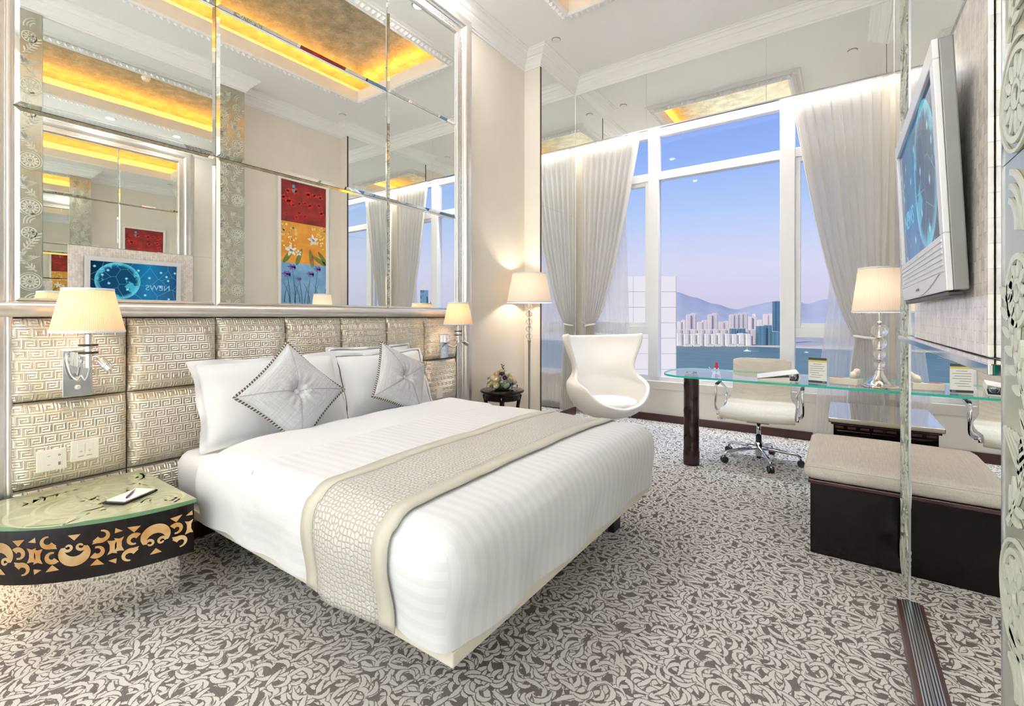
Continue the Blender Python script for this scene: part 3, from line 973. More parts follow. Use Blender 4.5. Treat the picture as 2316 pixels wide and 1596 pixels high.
# switch plates and socket on the headboard
def switch_plate(y, z, w, h, kind, label, cat):
    t = thing('wall_switch' if kind != 's' else 'wall_socket', label, cat, (-3.038, y, z))
    MB().box(-.006, .004, -w / 2, w / 2, -h / 2, h / 2).build('plate', M['white_plastic'], t, bevel=.003)
    if kind == 'a':
        for k in (-1, 1):
            MB().box(.004, .006, -w * .22, w * .33, k * h * .2 - h * .17, k * h * .2 + h * .17).build('rocker', M['white_plastic'], t, bevel=.001)
        MB().box(.006, .0065, w * .20, w * .28, -h * .28, -h * .12).build('icon', M['grey_ink'], t)
        MB().lathe([(.002, 0), (.005, 0)], 12, M=Matrix.Rotation(pi / 2, 3, 'Y'), c=(.0064, w * .24, h * .2), cap=False).build('icon', M['grey_ink'], t)
        for k in (-1, 1):
            MB().box(.006, .0063, -w * .16, -w * .06, k * h * .2 - .001, k * h * .2 + .001).build('marking', M['grey_ink'], t)
    elif kind == 'b':
        for k in (-1, 1):
            MB().box(.004, .007, k * w * .15 - w * .135, k * w * .15 + w * .135, -h * .16, h * .30).build('rocker', M['white_plastic'], t, bevel=.001)
            MB().box(.0045, .0048, k * w * .15 - w * .1, k * w * .15 + w * .1, -h * .30, -h * .275).build('marking', M['grey_ink'], t)
            MB().lathe([(.0025, 0), (.004, 0)], 10, M=Matrix.Rotation(pi / 2, 3, 'Y'), c=(.0073, k * w * .15, -h * .05), cap=False).build('icon', M['grey_ink'], t)
    else:
        MB().box(.004, .0065, -w * .22, w * .22, -h * .30, h * .30).build('rocker', M['white_plastic'], t, bevel=.001)
    return t
switch_plate(.559, .626, .105, .10, 'a', 'white wall plate with bell icon, lower padded panel above nightstand', 'switch')
switch_plate(.677, .648, .105, .10, 'b', 'white double rocker switch nearer the bed pillow, above nightstand', 'switch')
switch_plate(3.164, .590, .075, .085, 's', 'single white switch plate on padded panel beside far cushion', 'switch')

# ------------------------------------------------------------------ sconces
def sconce(y, flip, label):
    t = thing('wall_sconce', label, 'wall lamp', (-3.04, y, 0), group='chrome reading sconces')
    zb = .914
    pl = MB().box(-.004, .014, -.055, .055, zb, zb + .226).build('backplate', M['chrome'], t, bevel=.003)
    for k in (.045, .085):
        MB().lathe([(.001, .004), (.010, .004), (.012, 0.0)], 14, M=Matrix.Rotation(pi / 2, 3, 'Y'), c=(.014, 0, zb + k), cap=False).build('button', M['white_plastic'], pl, smooth=True)
    MB().box(.014, .075, -.016, .016, zb + .145, zb + .215).build('arm_block', M['chrome'], t, bevel=.003)
    MB().box(.060, .180, -.009, .009, zb + .165, zb + .185).build('arm', M['chrome'], t, bevel=.003)
    m = MB(); m.lathe([(.016, zb + .15), (.018, zb + .16), (.018, zb + .30)], 16, (.185, 0, 0))
    m.build('crystal_stem', M['crystal'], t, smooth=True, auto=.7)
    for k in (.215, .250):
        MB().lathe([(.018, zb + k), (.036, zb + k), (.036, zb + k + .009), (.018, zb + k + .009)], 20, (.185, 0, 0)).build('stem_ring', M['black_plastic'], t, smooth=True, auto=.6)
        MB().lathe([(.018, zb + k - .010), (.034, zb + k - .010), (.034, zb + k - .004), (.018, zb + k - .004)], 20, (.185, 0, 0)).build('stem_ring', M['chrome'], t, smooth=True, auto=.6)
    MB().lathe([(.009, zb + .15), (.009, zb + .34)], 10, (.185, 0, 0)).build('rod', M['chrome'], t, smooth=True, auto=.6)
    MB().lathe([(.03, zb + .306), (.033, zb + .309), (.033, zb + .318), (.02, zb + .322)], 20, (.185, 0, 0)).build('gallery', M['chrome'], t, smooth=True, auto=.6)
    zs0, zs1 = 1.232, 1.425
    sh = MB(); sh.lathe([(.134, 0), (.093, zs1 - zs0)], 48, cap=False)
    sho = sh.build('lamp_shade', M['sconce_shade'], t, smooth=True)
    sho.location = (.185, 0, zs0)
    for r, zz in ((.1345, 0), (.0935, zs1 - zs0)):
        m = MB(); m.lathe([(r, zz - .006), (r + .0012, zz - .004), (r + .0012, zz + .004), (r, zz + .006)], 48, cap=False)
        m.build('shade_trim', M['linen_plain'], sho, smooth=True)
    MB().sphere((.185, 0, zs0 + .07), .022, 14, 10, (1, 1, 1.25)).build('bulb', M['bulb'], t, smooth=True)
    # flexible reading light
    f = -1 if flip else 1
    pts = [(.016, -.040 * f, zb + .20), (.03, -.043 * f, zb + .17), (.045, -.03 * f, zb + .11), (.06, -.012 * f, zb + .085), (.075, .000, zb + .105), (.085, .012 * f, zb + .085), (.095, .022 * f, zb + .12), (.105, .028 * f, zb + .17), (.115, .04 * f, zb + .195), (.125, .055 * f, zb + .180)]
    if flip:
        pts = [(.016, 0, zb + .12), (.035, .01, zb + .125), (.06, .03, zb + .115), (.08, .05, zb + .10), (.10, .07, zb + .12), (.115, .085, zb + .155), (.125, .10, zb + .165), (.135, .12, zb + .155)]
    from mathutils import geometry as _g
    sm = []
    for i in range(len(pts) - 1):
        p0 = Vector(pts[max(i - 1, 0)]); p1 = Vector(pts[i]); p2 = Vector(pts[i + 1]); p3 = Vector(pts[min(i + 2, len(pts) - 1)])
        for k in range(5):
            s = k / 5
            sm.append(0.5 * ((2 * p1) + (-p0 + p2) * s + (2 * p0 - 5 * p1 + 4 * p2 - p3) * s * s + (-p0 + 3 * p1 - 3 * p2 + p3) * s ** 3))
    sm.append(Vector(pts[-1]))
    gn = MB().tube(sm, .0055, 8).build('gooseneck', M['steel'], t, smooth=True)
    e = sm[-1]; dr = (sm[-1] - sm[-3]).normalized()
    q = dr.to_track_quat('Z', 'Y').to_matrix()
    MB().lathe([(.008, -.005), (.017, 0), (.018, .03), (.021, .032), (.021, .04), (.018, .042), (.019, .062), (.015, .063), (.013, .055), (.001, .055)], 16, e, q).build('reading_head', M['chrome'], t, smooth=True, auto=.7)
    ld = bpy.data.lights.new('sconce_light', 'POINT'); ld.energy = P_SCONCE; ld.color = (1.0, .71, .45); ld.shadow_soft_size = .035
    lo = bpy.data.objects.new('sconce_light', ld); COL.objects.link(lo); lo.parent = t; lo.location = (.185, 0, zs0 + .09)
    return t
sconce(.648, False, 'chrome wall sconce with pleated shade directly above the nightstand')
sconce(3.215, True, 'chrome wall sconce with pleated shade by the frame beyond the far pillow')

# ------------------------------------------------------------------ nightstand
ns = thing('nightstand', 'curved nightstand with green glass top, pierced dark band and mirrored base', 'nightstand', (-3.03, .90, 0))
def ell(ax, ay, t, inset=0.0):   # t 0..1 : bed side corner -> wall
    a = t * pi / 2
    return (ax * cos(a), -ay * sin(a))
def ell_slab(ax, ay, z0, z1, n=28):
    m = MB()
    poly = [(0, 0)] + [ell(ax, ay, k / n) for k in range(n + 1)]
    return m.prism(poly, lambda x, y: (x, y, z0), lambda x, y: (x, y, z1))
m = ell_slab(.68, .67, .473, .490)
m.m = [1 if i >= 2 else 0 for i in range(len(m.f))]
ns_top = m.build('glass_top', [M['ns_glass'], M['ns_edge']], ns)
m = ell_slab(.655, .645, .25, .4728, 40); m.build('band', M['black_lacquer'], ns)
m = ell_slab(.50, .56, .0, .2495, 40); m.build('mirrored_base', M['mirror_soft'], ns, smooth=True, auto=.6)
# carved relief in the glass top
m = MB()
def put_top(x, y): return (x, y, .4905)
rosette(m, .34, -.30, .075, put_top, 8)
for r in (.12, .16, .24): stroke(m, arc(.34, -.30, r, 0, 2 * pi, 40), .012, .012, put_top)
for k in range(10):
    a = k * 2 * pi / 10 + .2
    cx, cy = .34 + .20 * cos(a), -.30 + .20 * sin(a)
    blob(m, cx, cy, .035, .014, a, put_top)
for (cx, cy, rr) in ((.56, -.10, .09), (.10, -.12, .10), (.12, -.46, .07)):
    for q in range(3): stroke(m, arc(cx, cy, rr - q * .028, .3, 4.4, 18), .014, .006, put_top)
spray(m, [(.06 + .05 * t, -.02 - .004 * t * t) for t in range(11)], .06, put_top, 9)
spray(m, [(.62 - .012 * t * t, -.04 - .045 * t) for t in range(7)], .055, put_top, 7)
spray(m, [(.05 + .012 * t, -.2 - .035 * t) for t in range(9)], .05, put_top, 8)
o = m.build('carving', M['ns_relief'], ns_top)
# pierced band: amber openings, inner lamp glow put into their emission
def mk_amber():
    t = NT('emissive_amber_inlay')
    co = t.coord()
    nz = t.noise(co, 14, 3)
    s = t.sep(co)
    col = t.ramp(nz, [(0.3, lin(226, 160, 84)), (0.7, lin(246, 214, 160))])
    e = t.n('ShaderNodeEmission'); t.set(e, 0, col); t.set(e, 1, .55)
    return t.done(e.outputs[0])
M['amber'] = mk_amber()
# arc-length table of the band
AX, AY = .6565, .6465
tab = [(0.0, 0.0)]
pv = Vector(ell(AX, AY, 0))
for k in range(1, 201):
    q = Vector(ell(AX, AY, k / 200)); tab.append((tab[-1][0] + (q - pv).length, k / 200)); pv = q
def put_band(s, z):
    s = max(0, min(tab[-1][0], s))
    import bisect
    i = min(max(bisect.bisect([a for a, _ in tab], s), 1), 200)
    a, b = tab[i - 1], tab[i]
    t = lerp(a[1], b[1], (s - a[0]) / (b[0] - a[0] + 1e-9))
    x, y = ell(AX, AY, t)
    return (x, y, z)
def motif(s0, f):
    zc = .362
    Z = lambda d: zc + f * d
    res = []
    def st(pts, prof):
        m = MB(); stroke(m, [(s0 + a, Z(b)) for a, b in pts], 0, 0, put_band, prof); res.append(m)
    def poly(pts):
        m = MB(); m.add([put_band(s0 + a, Z(b)) for a, b in pts], [tuple(range(len(pts)))]); res.append(m)
    # broad crescent with two inward curls
    st(arc(0, -.006, .041, pi * 1.12, -pi * .12, 22), lambda s: .034 * sin(pi * max(.02, min(.98, s))) ** .7 + .004)
    st(arc(-.020, -.022, .016, pi, -pi * .9, 14, .006), lambda s: .012 * (1 - s * .5))
    st(arc(.020, -.022, .016, 0, pi * 1.9, 14, .006), lambda s: .012 * (1 - s * .5))
    poly([(-.02, -.070), (.02, -.070), (0, -.048)])
    for g in (-1, 1):
        # comma curls
        st([(g * (.072 + .018 * cos(a)), .010 + .018 * sin(a)) for a in [(-1.9 + 4.4 * k / 14) for k in range(15)]], lambda s: .006 + .016 * s)
        st([(g * (.085 + .022 * cos(a)), -.052 + .020 * sin(a)) for a in [(2.6 - 4.2 * k / 14) for k in range(15)]], lambda s: .018 * (1 - s) + .005)
        poly([(g * .050, .062), (g * .072, .040), (g * .094, .066)])
        poly([(g * .056, -.022), (g * .066, -.040), (g * .076, -.024)])
        # hourglass
        poly([(g * .104, .032), (g * .112, .014), (g * .112, -.006), (g * .104, -.026), (g * .122, -.022), (g * .136, -.026), (g * .128, -.006), (g * .128, .014), (g * .136, .032), (g * .120, .026)])
        poly([(g * .108, .056), (g * .132, .072), (g * .134, .052)])
    for mb in res:
        o = mb.build('opening', M['amber'], ns)
        sd = o.modifiers.new('solid', 'SOLIDIFY'); sd.thickness = .002; sd.offset = 0
k = 0; s = .14
while s < 1.0:
    motif(s, 1 if k % 2 == 0 else -1); s += .262; k += 1
ld = bpy.data.lights.new('nightstand_light', 'POINT'); ld.energy = P_STAND; ld.color = (1, .70, .42); ld.shadow_soft_size = .06
lo = bpy.data.objects.new('nightstand_light', ld); COL.objects.link(lo); lo.parent = ns; lo.location = (.02, -.80, .30)
# notepad and pen
npd = thing('notepad', 'black notepad tray holding white paper on the nightstand', 'notepad', (-2.60, .735, .4925), radians(28))
MB().box(-.052, .052, -.085, .085, 0, .008).build('tray', M['black_lacquer'], npd, bevel=.002)
MB().box(-.046, .046, -.070, .076, .008, .012).build('paper_block', M['paper'], npd)
pen = thing('ballpoint_pen', 'purple and silver ballpoint pen lying across the white notepad', 'pen', (-2.60, .735, .5085), radians(58))
P_ = Matrix.Rotation(pi / 2, 3, 'X')
MB().lathe([(.001, .052), (.0045, .050), (.0045, -.02), (.004, -.022)], 10, M=P_).build('barrel', M['purple'], pen, smooth=True, auto=.6)
MB().lathe([(.004, -.022), (.0042, -.035), (.0015, -.055), (.0006, -.06)], 10, M=P_).build('tip', M['chrome'], pen, smooth=True, auto=.6)
MB().box(-.0012, .0012, -.05, -.02, .0045, .006).build('clip', M['chrome'], pen)

# ------------------------------------------------------------------ bed
BX0, BX1, BYN, BYF = -3.03, -0.945, 1.04, 2.80
bed = thing('bed', 'king size bed with cream platform floating on a recessed base', 'bed', (-2.0, 1.92, 0))
BO = (-2.0, 1.92, 0)
MB().box(BX0 + .02, BX1, BYN, BYF, .248, .298).build('platform', M['cream_plastic'], bed, bevel=.006, off=BO)
MB().box(BX0 + .03, BX1 - .42, BYN + .38, BYF - .38, .0, .247).build('plinth', M['black_lacquer'], bed, off=BO)
for (xx, yy) in ((-1.45, 1.52), (-1.13, 2.70)):
    MB().box(xx - .02, xx + .02, yy - .05, yy + .05, 0, .247).build('leg', M['black_plastic'], bed, bevel=.003, off=BO)
def rbox(x0, x1, y0, y1, z0, z1, r):
    def f(p):
        q = Vector((min(max(p[0], x0 + r), x1 - r), min(max(p[1], y0 + r), y1 - r), min(max(p[2], z0 + r), z1 - r)))
        d = Vector(p) - q
        if d.length < 1e-9: return Vector(p), Vector((0, 0, 1))
        n = d.normalized()
        return q + n * r, n
    return f
def cloth_box(name, mat, parent, x0, x1, y0, y1, z0, z1, r, disp, step=.03, off=None, faces='tnfhe', open_bottom=True):
    m = MB(); f = rbox(x0, x1, y0, y1, z0 - 2 * r if open_bottom else z0, z1, r)
    def mp(x, y, z):
        p, n = f((x, y, z))
        if open_bottom: p.z = max(p.z, z0) if z <= z0 + 1e-6 else p.z
        return p + n * disp(p, n)
    nx = max(2, int((x1 - x0) / step)); ny = max(2, int((y1 - y0) / step)); nz = max(2, int((z1 - z0) / step))
    if 't' in faces: m.grid(lambda u, v: mp(lerp(x0, x1, u), lerp(y0, y1, v), z1), nx, ny)
    if 'n' in faces: m.grid(lambda u, v: mp(lerp(x0, x1, u), y0, lerp(z0, z1, v)), nx, nz)
    if 'f' in faces: m.grid(lambda u, v: mp(lerp(x0, x1, u), y1, lerp(z0, z1, v)), nx, nz)
    if 'e' in faces: m.grid(lambda u, v: mp(x1, lerp(y0, y1, u), lerp(z0, z1, v)), ny, nz)
    if 'h' in faces: m.grid(lambda u, v: mp(x0, lerp(y0, y1, u), lerp(z0, z1, v)), ny, nz)
    o = m.build(name, mat, parent, smooth=True, off=off)
    bm = bmesh.new(); bm.from_mesh(o.data); bmesh.ops.remove_doubles(bm, verts=bm.verts, dist=.0008)
    bmesh.ops.recalc_face_normals(bm, faces=bm.faces); bm.to_mesh(o.data); bm.free()
    return o
nz3 = lambda p, s, k=0.0: mnoise.noise(Vector((p[0] * s + k, p[1] * s, p[2] * s + k)))
cloth_box('mattress', M['linen_plain'], bed, BX0 + .01, BX1 - .02, BYN + .005, BYF - .005, .299, .56, .07, lambda p, n: .006 * nz3(p, 6), .05, BO, open_bottom=False)

# duvet
DX0, DX1, DYN, DYF, DZ0, DZ1, DR = -2.60, -.925, 1.005, 2.835, .300, .655, .095
def duvet_disp(p, n):
    d = .012 * nz3(p, 2.2, 3.1) + .005 * nz3(p, 7.0)
    if n.z > .5:
        cx = (p.x + 1.75) / .95; cy = (p.y - 1.92) / .95
        d += .025 * max(0, 1 - cx * cx) * max(0, 1 - cy * cy) - .01
        d -= .05 * smoothstep(-2.2, -2.6, p.x) * smoothstep(1.25, .95, p.y)
    else:
        cd = max(abs(p.x - DX1), 0) + max(p.y - DYN, 0)
        d += .012 * sin(cd * 34 + p.z * 6) * math.exp(-cd / .18) * smoothstep(.62, .40, p.z)
        d += .010 * sin(p.x * 17 + p.y * 13 + 2.5 * nz3(p, 2)) * smoothstep(.6, .3, p.z)
        d += .018 * smoothstep(.33, .5, p.z) * smoothstep(.64, .5, p.z)
    return d
duv = cloth_box('duvet', M['linen_y'], None, DX0, DX1, DYN, DYF, DZ0, DZ1, DR, duvet_disp, .028, None, 'tnfeh')
tag(duv, 'thick white satin striped duvet draped over the bed', 'duvet')
fold = cloth_box('turn_down', M['linen_plain'], duv, DX0 - .012, -2.08, DYN - .012, DYF + .012, DZ0 + .01, DZ1 + .012, DR, lambda p, n: duvet_disp(p, n) + .001, .03, None, 'tnf')
# corner seam at the near foot corner
# runner
run = thing('bed_runner', 'silver quilted bed runner with pale satin borders across the duvet', 'bed runner', (-1.40, 1.92, 0))
def run_strip(name, mat, xa, xb, offn, parent=run):
    f = rbox(DX0, DX1, DYN, DYF, DZ0 - .3, DZ1, DR)
    hs = DZ1 - DZ0; L = hs * 2 + (DYF - DYN)
    na, nxx = 110, max(2, int((xb - xa) / .025))
    vs_, uv = [], []
    for j in range(nxx + 1):
        x = lerp(xa, xb, j / nxx)
        for i in range(na + 1):
            a = L * i / na
            if a < hs: q = (x, DYN, DZ0 - .012 + a)
            elif a < hs + DYF - DYN: q = (x, DYN + a - hs, DZ1)
            else: q = (x, DYF, DZ1 - (a - hs - (DYF - DYN)))
            sk = .10 * smoothstep(1.3, .95, q[1]) * 0
            p, n = f(q)
            p = p + n * (duvet_disp(p, n) + offn)
            vs_.append(p - Vector((-1.40, 1.92, 0))); uv.append((a, x))
    m = MB(); w = na + 1
    m.add(vs_, [(j * w + i, j * w + i + 1, (j + 1) * w + i + 1, (j + 1) * w + i) for j in range(nxx) for i in range(na)])
    o = m.build(name, mat, parent, smooth=True)
    ul = o.data.uv_layers.new(name='UVMap')
    for lp in o.data.loops: ul.data[lp.index].uv = uv[lp.vertex_index]
    s = o.modifiers.new('solid', 'SOLIDIFY'); s.thickness = .006; s.offset = 0
    return o
run_strip('quilted_centre', M['quilt'], -1.575, -1.235, .010)
run_strip('border', M['runner_border'], -1.645, -1.572, .0125)
run_strip('border', M['runner_border'], -1.238, -1.165, .0125)

# pillows
def pillow(name, label, cat, w, h, th, loc, rx, rz, lean_mat, flange=.045, ph=0.0, group=None, roll=0.0):
    """local: x = width, y = height, z = thickness; leaned by rx"""
    m = MB()
    N = 30; H = 22
    def sgn(side):
        def fn(u, v):
            a = 2 * u - 1; b = 2 * v - 1
            fx = max(0, 1 - abs(a * 1.10) ** 2.6) if abs(a) < .909 else 0; fy = max(0, 1 - abs(b * 1.16) ** 2.4) if abs(b) < .862 else 0
            t = th * .5 * (fx ** .5) * (fy ** .5)
            pull = 1 - .05 * (1 - abs(b)) * 0 - .035 * (a * a) * (1 - b * b) * 0
            x = a * w / 2 * (1 - .05 * (1 - b * b) * abs(a)); y = b * h / 2 * (1 - .06 * (1 - a * a) * abs(b))
            z = side * (t + .002) + .012 * mnoise.noise(Vector((a * 2.2 + ph, b * 2.2, ph))) + .004 * mnoise.noise(Vector((a * 7 + ph, b * 7, ph * 2)))
            edge = max(abs(a), abs(b))
            if edge > .88: z += .014 * sin(a * 9 + ph) * sin(b * 7 + ph) * (edge - .88) / .12
            return (x, y, z)
        return fn
    m.grid(sgn(1), N, H); m.grid(sgn(-1), N, H)
    o = m.build(name, lean_mat, None, smooth=True)
    bm = bmesh.new(); bm.from_mesh(o.data); bmesh.ops.remove_doubles(bm, verts=bm.verts, dist=.0045); bmesh.ops.recalc_face_normals(bm, faces=bm.faces); bm.to_mesh(o.data); bm.free()
    s = o.modifiers.new('sub', 'SUBSURF'); s.levels = 1; s.render_levels = 1
    # local X -> world y, local Y -> up, leaning back to -x
    B = Matrix(((0, 0, 1), (1, 0, 0), (0, 1, 0)))       # (x,y,z)->(z, x, y)
    R = Matrix.Rotation(rz, 3, 'Z') @ Matrix.Rotation(-rx, 3, 'Y') @ B @ Matrix.Rotation(roll, 3, 'Z')
    o.matrix_world = Matrix.Translation(loc) @ R.to_4x4()
    return tag(o, label, cat, group)
pillow('pillow', 'white pillow standing behind the near patterned edge cushion', 'pillow', .93, .52, .20, (-2.86, 1.545, .815), radians(20), 0, M['linen_plain'], ph=1.3, group='white bed pillows')
pillow('pillow', 'white pillow standing behind the far buttoned cushion', 'pillow', .86, .50, .20, (-2.86, 2.40, .805), radians(20), 0, M['linen_plain'], ph=4.1, group='white bed pillows')
pillow('pillow', 'white rear pillow against the headboard at the far side', 'pillow', .80, .50, .12, (-2.968, 2.36, .835), radians(4), 0, M['linen_plain'], ph=7.7, group='white bed pillows')

# buttoned cushions
def cushion(label, loc, size, rx, rz, roll):
    t = thing('throw_cushion', label, 'cushion', loc, group='buttoned silver throw cushions')
    B = Matrix(((0, 0, 1), (1, 0, 0), (0, 1, 0)))
    R = Matrix.Rotation(rz, 3, 'Z') @ Matrix.Rotation(-rx, 3, 'Y') @ B @ Matrix.Rotation(roll, 3, 'Z')
    t.rotation_euler = R.to_euler()
    h = size / 2
    def shp(a, b):  # plan with concave edges and pointed corners
        e = 1 - .085 * (1 - b * b) * abs(a) ** 1.5, 1 - .085 * (1 - a * a) * abs(b) ** 1.5
        return a * h * e[0], b * h * e[1]
    def hh(a, b):
        t0 = .085 * (max(0, 1 - a ** 2) ** .42) * (max(0, 1 - b ** 2) ** .42)
        r = sqrt(a * a + b * b)
        t0 *= 1 - .62 * math.exp(-(r / .16) ** 2)
        for dd in (abs(a - b), abs(a + b)):
            t0 -= .006 * math.exp(-(dd / .03) ** 2) * min(1, max(0, (1 - r / 1.3)))
        t0 += .004 * mnoise.noise(Vector((a * 5, b * 5, loc[1]))) * (1 - max(abs(a), abs(b)))
        ang = math.atan2(b, a)
        t0 += .006 * sin(ang * 12) * math.exp(-((r - .3) / .18) ** 2)
        return max(t0, 0)
    for sd in (1, -1):
        m = MB()
        m.grid(lambda u, v: shp(2 * u - 1, 2 * v - 1) + (sd * hh(2 * u - 1, 2 * v - 1),), 44, 44)
        m.build('cover' if sd > 0 else 'back_cover', M['silk'], t, smooth=True)
    # welt seams along both diagonals
    for s in (1, -1):
        pts = []
        for k in range(-17, 18):
            a = k / 18; x, y = shp(a, s * a)
            pts.append((x, y, hh(a, s * a) + .001))
        MB().tube(pts, .0034, 6).build('seam', M['seam'], t, smooth=True)
    MB().sphere((0, 0, hh(0, 0) + .009), .024, 18, 12, (1, 1, .55)).build('button', M['linen_plain'], t, smooth=True)
    pts = []
    n = 22
    for (a0, b0, a1, b1) in ((-1, -1, 1, -1), (1, -1, 1, 1), (1, 1, -1, 1), (-1, 1, -1, -1)):
        for k in range(n):
            x, y = shp(lerp(a0, a1, k / n), lerp(b0, b1, k / n)); pts.append((x * 1.01, y * 1.01, 0))
    m = MB().tube(pts, .0085, 8, closed=True)
    o = m.build('rope_piping', M['rope'], t, smooth=True)
    ul = o.data.uv_layers.new(name='UVMap')
    N = len(pts)
    for pg in o.data.polygons:
        ii = [o.data.loops[l].vertex_index for l in pg.loop_indices]
        seg = [i // 8 for i in ii]; ang = [i % 8 for i in ii]
        wrap_s = max(seg) - min(seg) > 1; wrap_a = max(ang) - min(ang) > 1
        for l, s_, a_ in zip(pg.loop_indices, seg, ang):
            S = s_ + (N if wrap_s and s_ == 0 else 0); A = a_ + (8 if wrap_a and a_ == 0 else 0)
            ul.data[l].uv = (S / N * 1.7, A / 8)
    return t
cushion('larger looking silver buttoned cushion with rope edge on the near pillow', (-2.63, 1.515, .850), .45, radians(22), radians(-4), radians(42))
cushion('silver buttoned cushion with rope edge leaning on the far pillow', (-2.62, 2.325, .845), .43, radians(22), radians(3), radians(62))
# ================================================================== television wall
tv = thing('television', 'silver flat television with grey sides tilted down on the mirror wall', 'television', (XT - .034, 1.845, 1.645))
board = thing('pearl_board', 'mother-of-pearl mosaic board behind the television', 'wall panel', (XT, (BY0 + BY1) / 2, BZ0))
BO2 = (XT, (BY0 + BY1) / 2, BZ0)
bx('mosaic', M['pearl'], board, XT - .010, XT - .001, BY0, BY1, BZ0, BZ1, .002, BO2)
bx('lower_ledge', M['chrome'], board, XT - .040, XT - .001, BY0 - .16, BY1 + .26, BZ0 - .022, BZ0 - .002, .002, BO2)
bx('top_trim', M['chrome'], board, XT - .014, XT - .001, BY0, BY1, BZ1, BZ1 + .006, .001, BO2)
# the set: local frame, y = along wall, z = up, x = 0 at the board
tilt = Matrix.Rotation(radians(-2.6), 3, 'Y')
def tvm(mb, name, mat, **kw): return mb.build(name, mat, tv, **kw)
def TM(x, y, z): return tilt @ Vector((x, y, z))
def tbox(x0, x1, y0, y1, z0, z1): return MB().box(x0, x1, y0, y1, z0, z1, tilt)
W2, H2 = .43, .285
tbox(-.022, .004, -W2, W2, -H2, H2).build('rear_casing', M['grey_plastic'], tv, bevel=.003)
m = MB()
sy0, sy1, sz0, sz1 = -W2 + .045, W2 - .045, -H2 + .13, H2 - .045
for (a, b, c, d) in ((-W2, W2, sz1, H2), (-W2, W2, -H2 + .0, sz0), (-W2, sy0, sz0, sz1), (sy1, W2, sz0, sz1)):
    m.box(-.034, -.022, a, b, c, d, tilt)
m.build('bezel', M['silver_plastic'], tv, bevel=.002)
def mk_screen():
    t = NT('television_picture')
    s = t.sep(t.coord())
    # y from +.385 (left of picture) to -.385 (right); z from -.155 to .24
    gx = t.mrange(s[1], .39, -.39, 0, 1, smooth=False)
    base = t.ramp(gx, [(0.0, lin(26, 66, 104)), (0.35, lin(24, 104, 150)), (0.7, lin(10, 62, 96)), (1.0, lin(4, 30, 54))])
    # globe on the right half
    dy = t.math('ADD', s[1], .155); dz = t.math('SUBTRACT', s[2], .04)
    r = t.math('SQRT', t.math('ADD', t.math('MULTIPLY', dy, dy), t.math('MULTIPLY', dz, dz)))
    inside = t.mrange(r, .195, .20, 1, 0)
    rim = t.math('MULTIPLY', t.mrange(r, .15, .197, 0, 1), inside)
    nz = t.noise(t.coord(), 7.5, 5, .55)
    land = t.mrange(nz, .50, .535)
    g = t.mix(land, lin(10, 58, 92), lin(58, 150, 172))
    g = t.mix(t.math('MULTIPLY', rim, .6), g, lin(100, 200, 220))
    col = t.mix(inside, base, g)
    # network of bright lines
    wv = t.n('ShaderNodeTexVoronoi', voronoi_dimensions='2D', feature='DISTANCE_TO_EDGE'); t.set(wv, 'Vector', t.comb(s[1], s[2], 0)); wv.inputs['Scale'].default_value = 7.0
    ln = t.mrange(wv.outputs['Distance'], 0.0, .02, .35, 0)
    col = t.mix(ln, col, lin(120, 210, 225))
    sp = t.n('ShaderNodeTexVoronoi', voronoi_dimensions='2D', feature='F1'); t.set(sp, 'Vector', t.comb(s[1], s[2], 0)); sp.inputs['Scale'].default_value = 7.0
    col = t.mix(t.mrange(sp.outputs['Distance'], 0.02, .12, .7, 0), col, lin(160, 235, 245))
    e = t.n('ShaderNodeEmission'); t.set(e, 0, col); t.set(e, 1, 1.0)
    gl = t.n('ShaderNodeBsdfGlossy'); gl.inputs['Roughness'].default_value = .08
    fr = t.n('ShaderNodeFresnel'); fr.inputs[0].default_value = 1.4
    ad = t.n('ShaderNodeMixShader'); t.set(ad, 0, t.math('MULTIPLY', fr.outputs[0], .7)); t.set(ad, 1, e.outputs[0]); t.set(ad, 2, gl.outputs[0])
    return t.done(ad.outputs[0])
M['screen'] = mk_screen()
scr = tbox(-.026, -.022, sy0, sy1, sz0, sz1).build('screen', M['screen'], tv)
# NEWS lettering, read facing the wall
MT = tilt.to_4x4() @ Matrix.Translation((-.0268, .205, -.02)) @ Matrix(((0, 0, -1, 0), (-1, 0, 0, 0), (0, 1, 0, 0), (0, 0, 0, 1)))
M['news_ink'] = mk_emit('screen_lettering', lin(120, 165, 190), 1.0)
text_mesh('NEWS', .085, 'lettering', M['news_ink'], scr, MT, .0004)
# speaker slats under the picture
for k in range(6):
    z0 = -H2 + .045 + k * .0135
    tbox(-.0362, -.034, -W2 + .02, W2 - .02, z0, z0 + .0055).build('speaker_slat', M['silver_plastic'], tv)
m = MB()
n = 20
lo_ = [TM(-.0365, lerp(-.36, .36, k / n), -H2 + .042 - .040 * sin(pi * k / n)) for k in range(n + 1)]
hi_ = [TM(-.0365, lerp(-.36, .36, k / n), -H2 + .042) for k in range(n + 1)]
m.add(lo_ + hi_, [(k, k + 1, n + 2 + k, n + 1 + k) for k in range(n)])
o = m.build('control_panel', M['silver_plastic'], tv); s = o.modifiers.new('solid', 'SOLIDIFY'); s.thickness = .004
tbox(-.030, -.004, -W2 + .01, W2 - .01, -H2 - .012, -H2 - .001).build('lower_vent', M['black_plastic'], tv, bevel=.003)
for k in range(6):
    tbox(-.0395, -.037, -.02 + k * .008, -.016 + k * .008, -H2 + .018, -H2 + .024).build('button', M['grey_plastic'], tv)
tbox(-.0355, -.034, -.02, .02, sz0 - .016, sz0 - .010).build('badge', M['grey_ink'], tv)

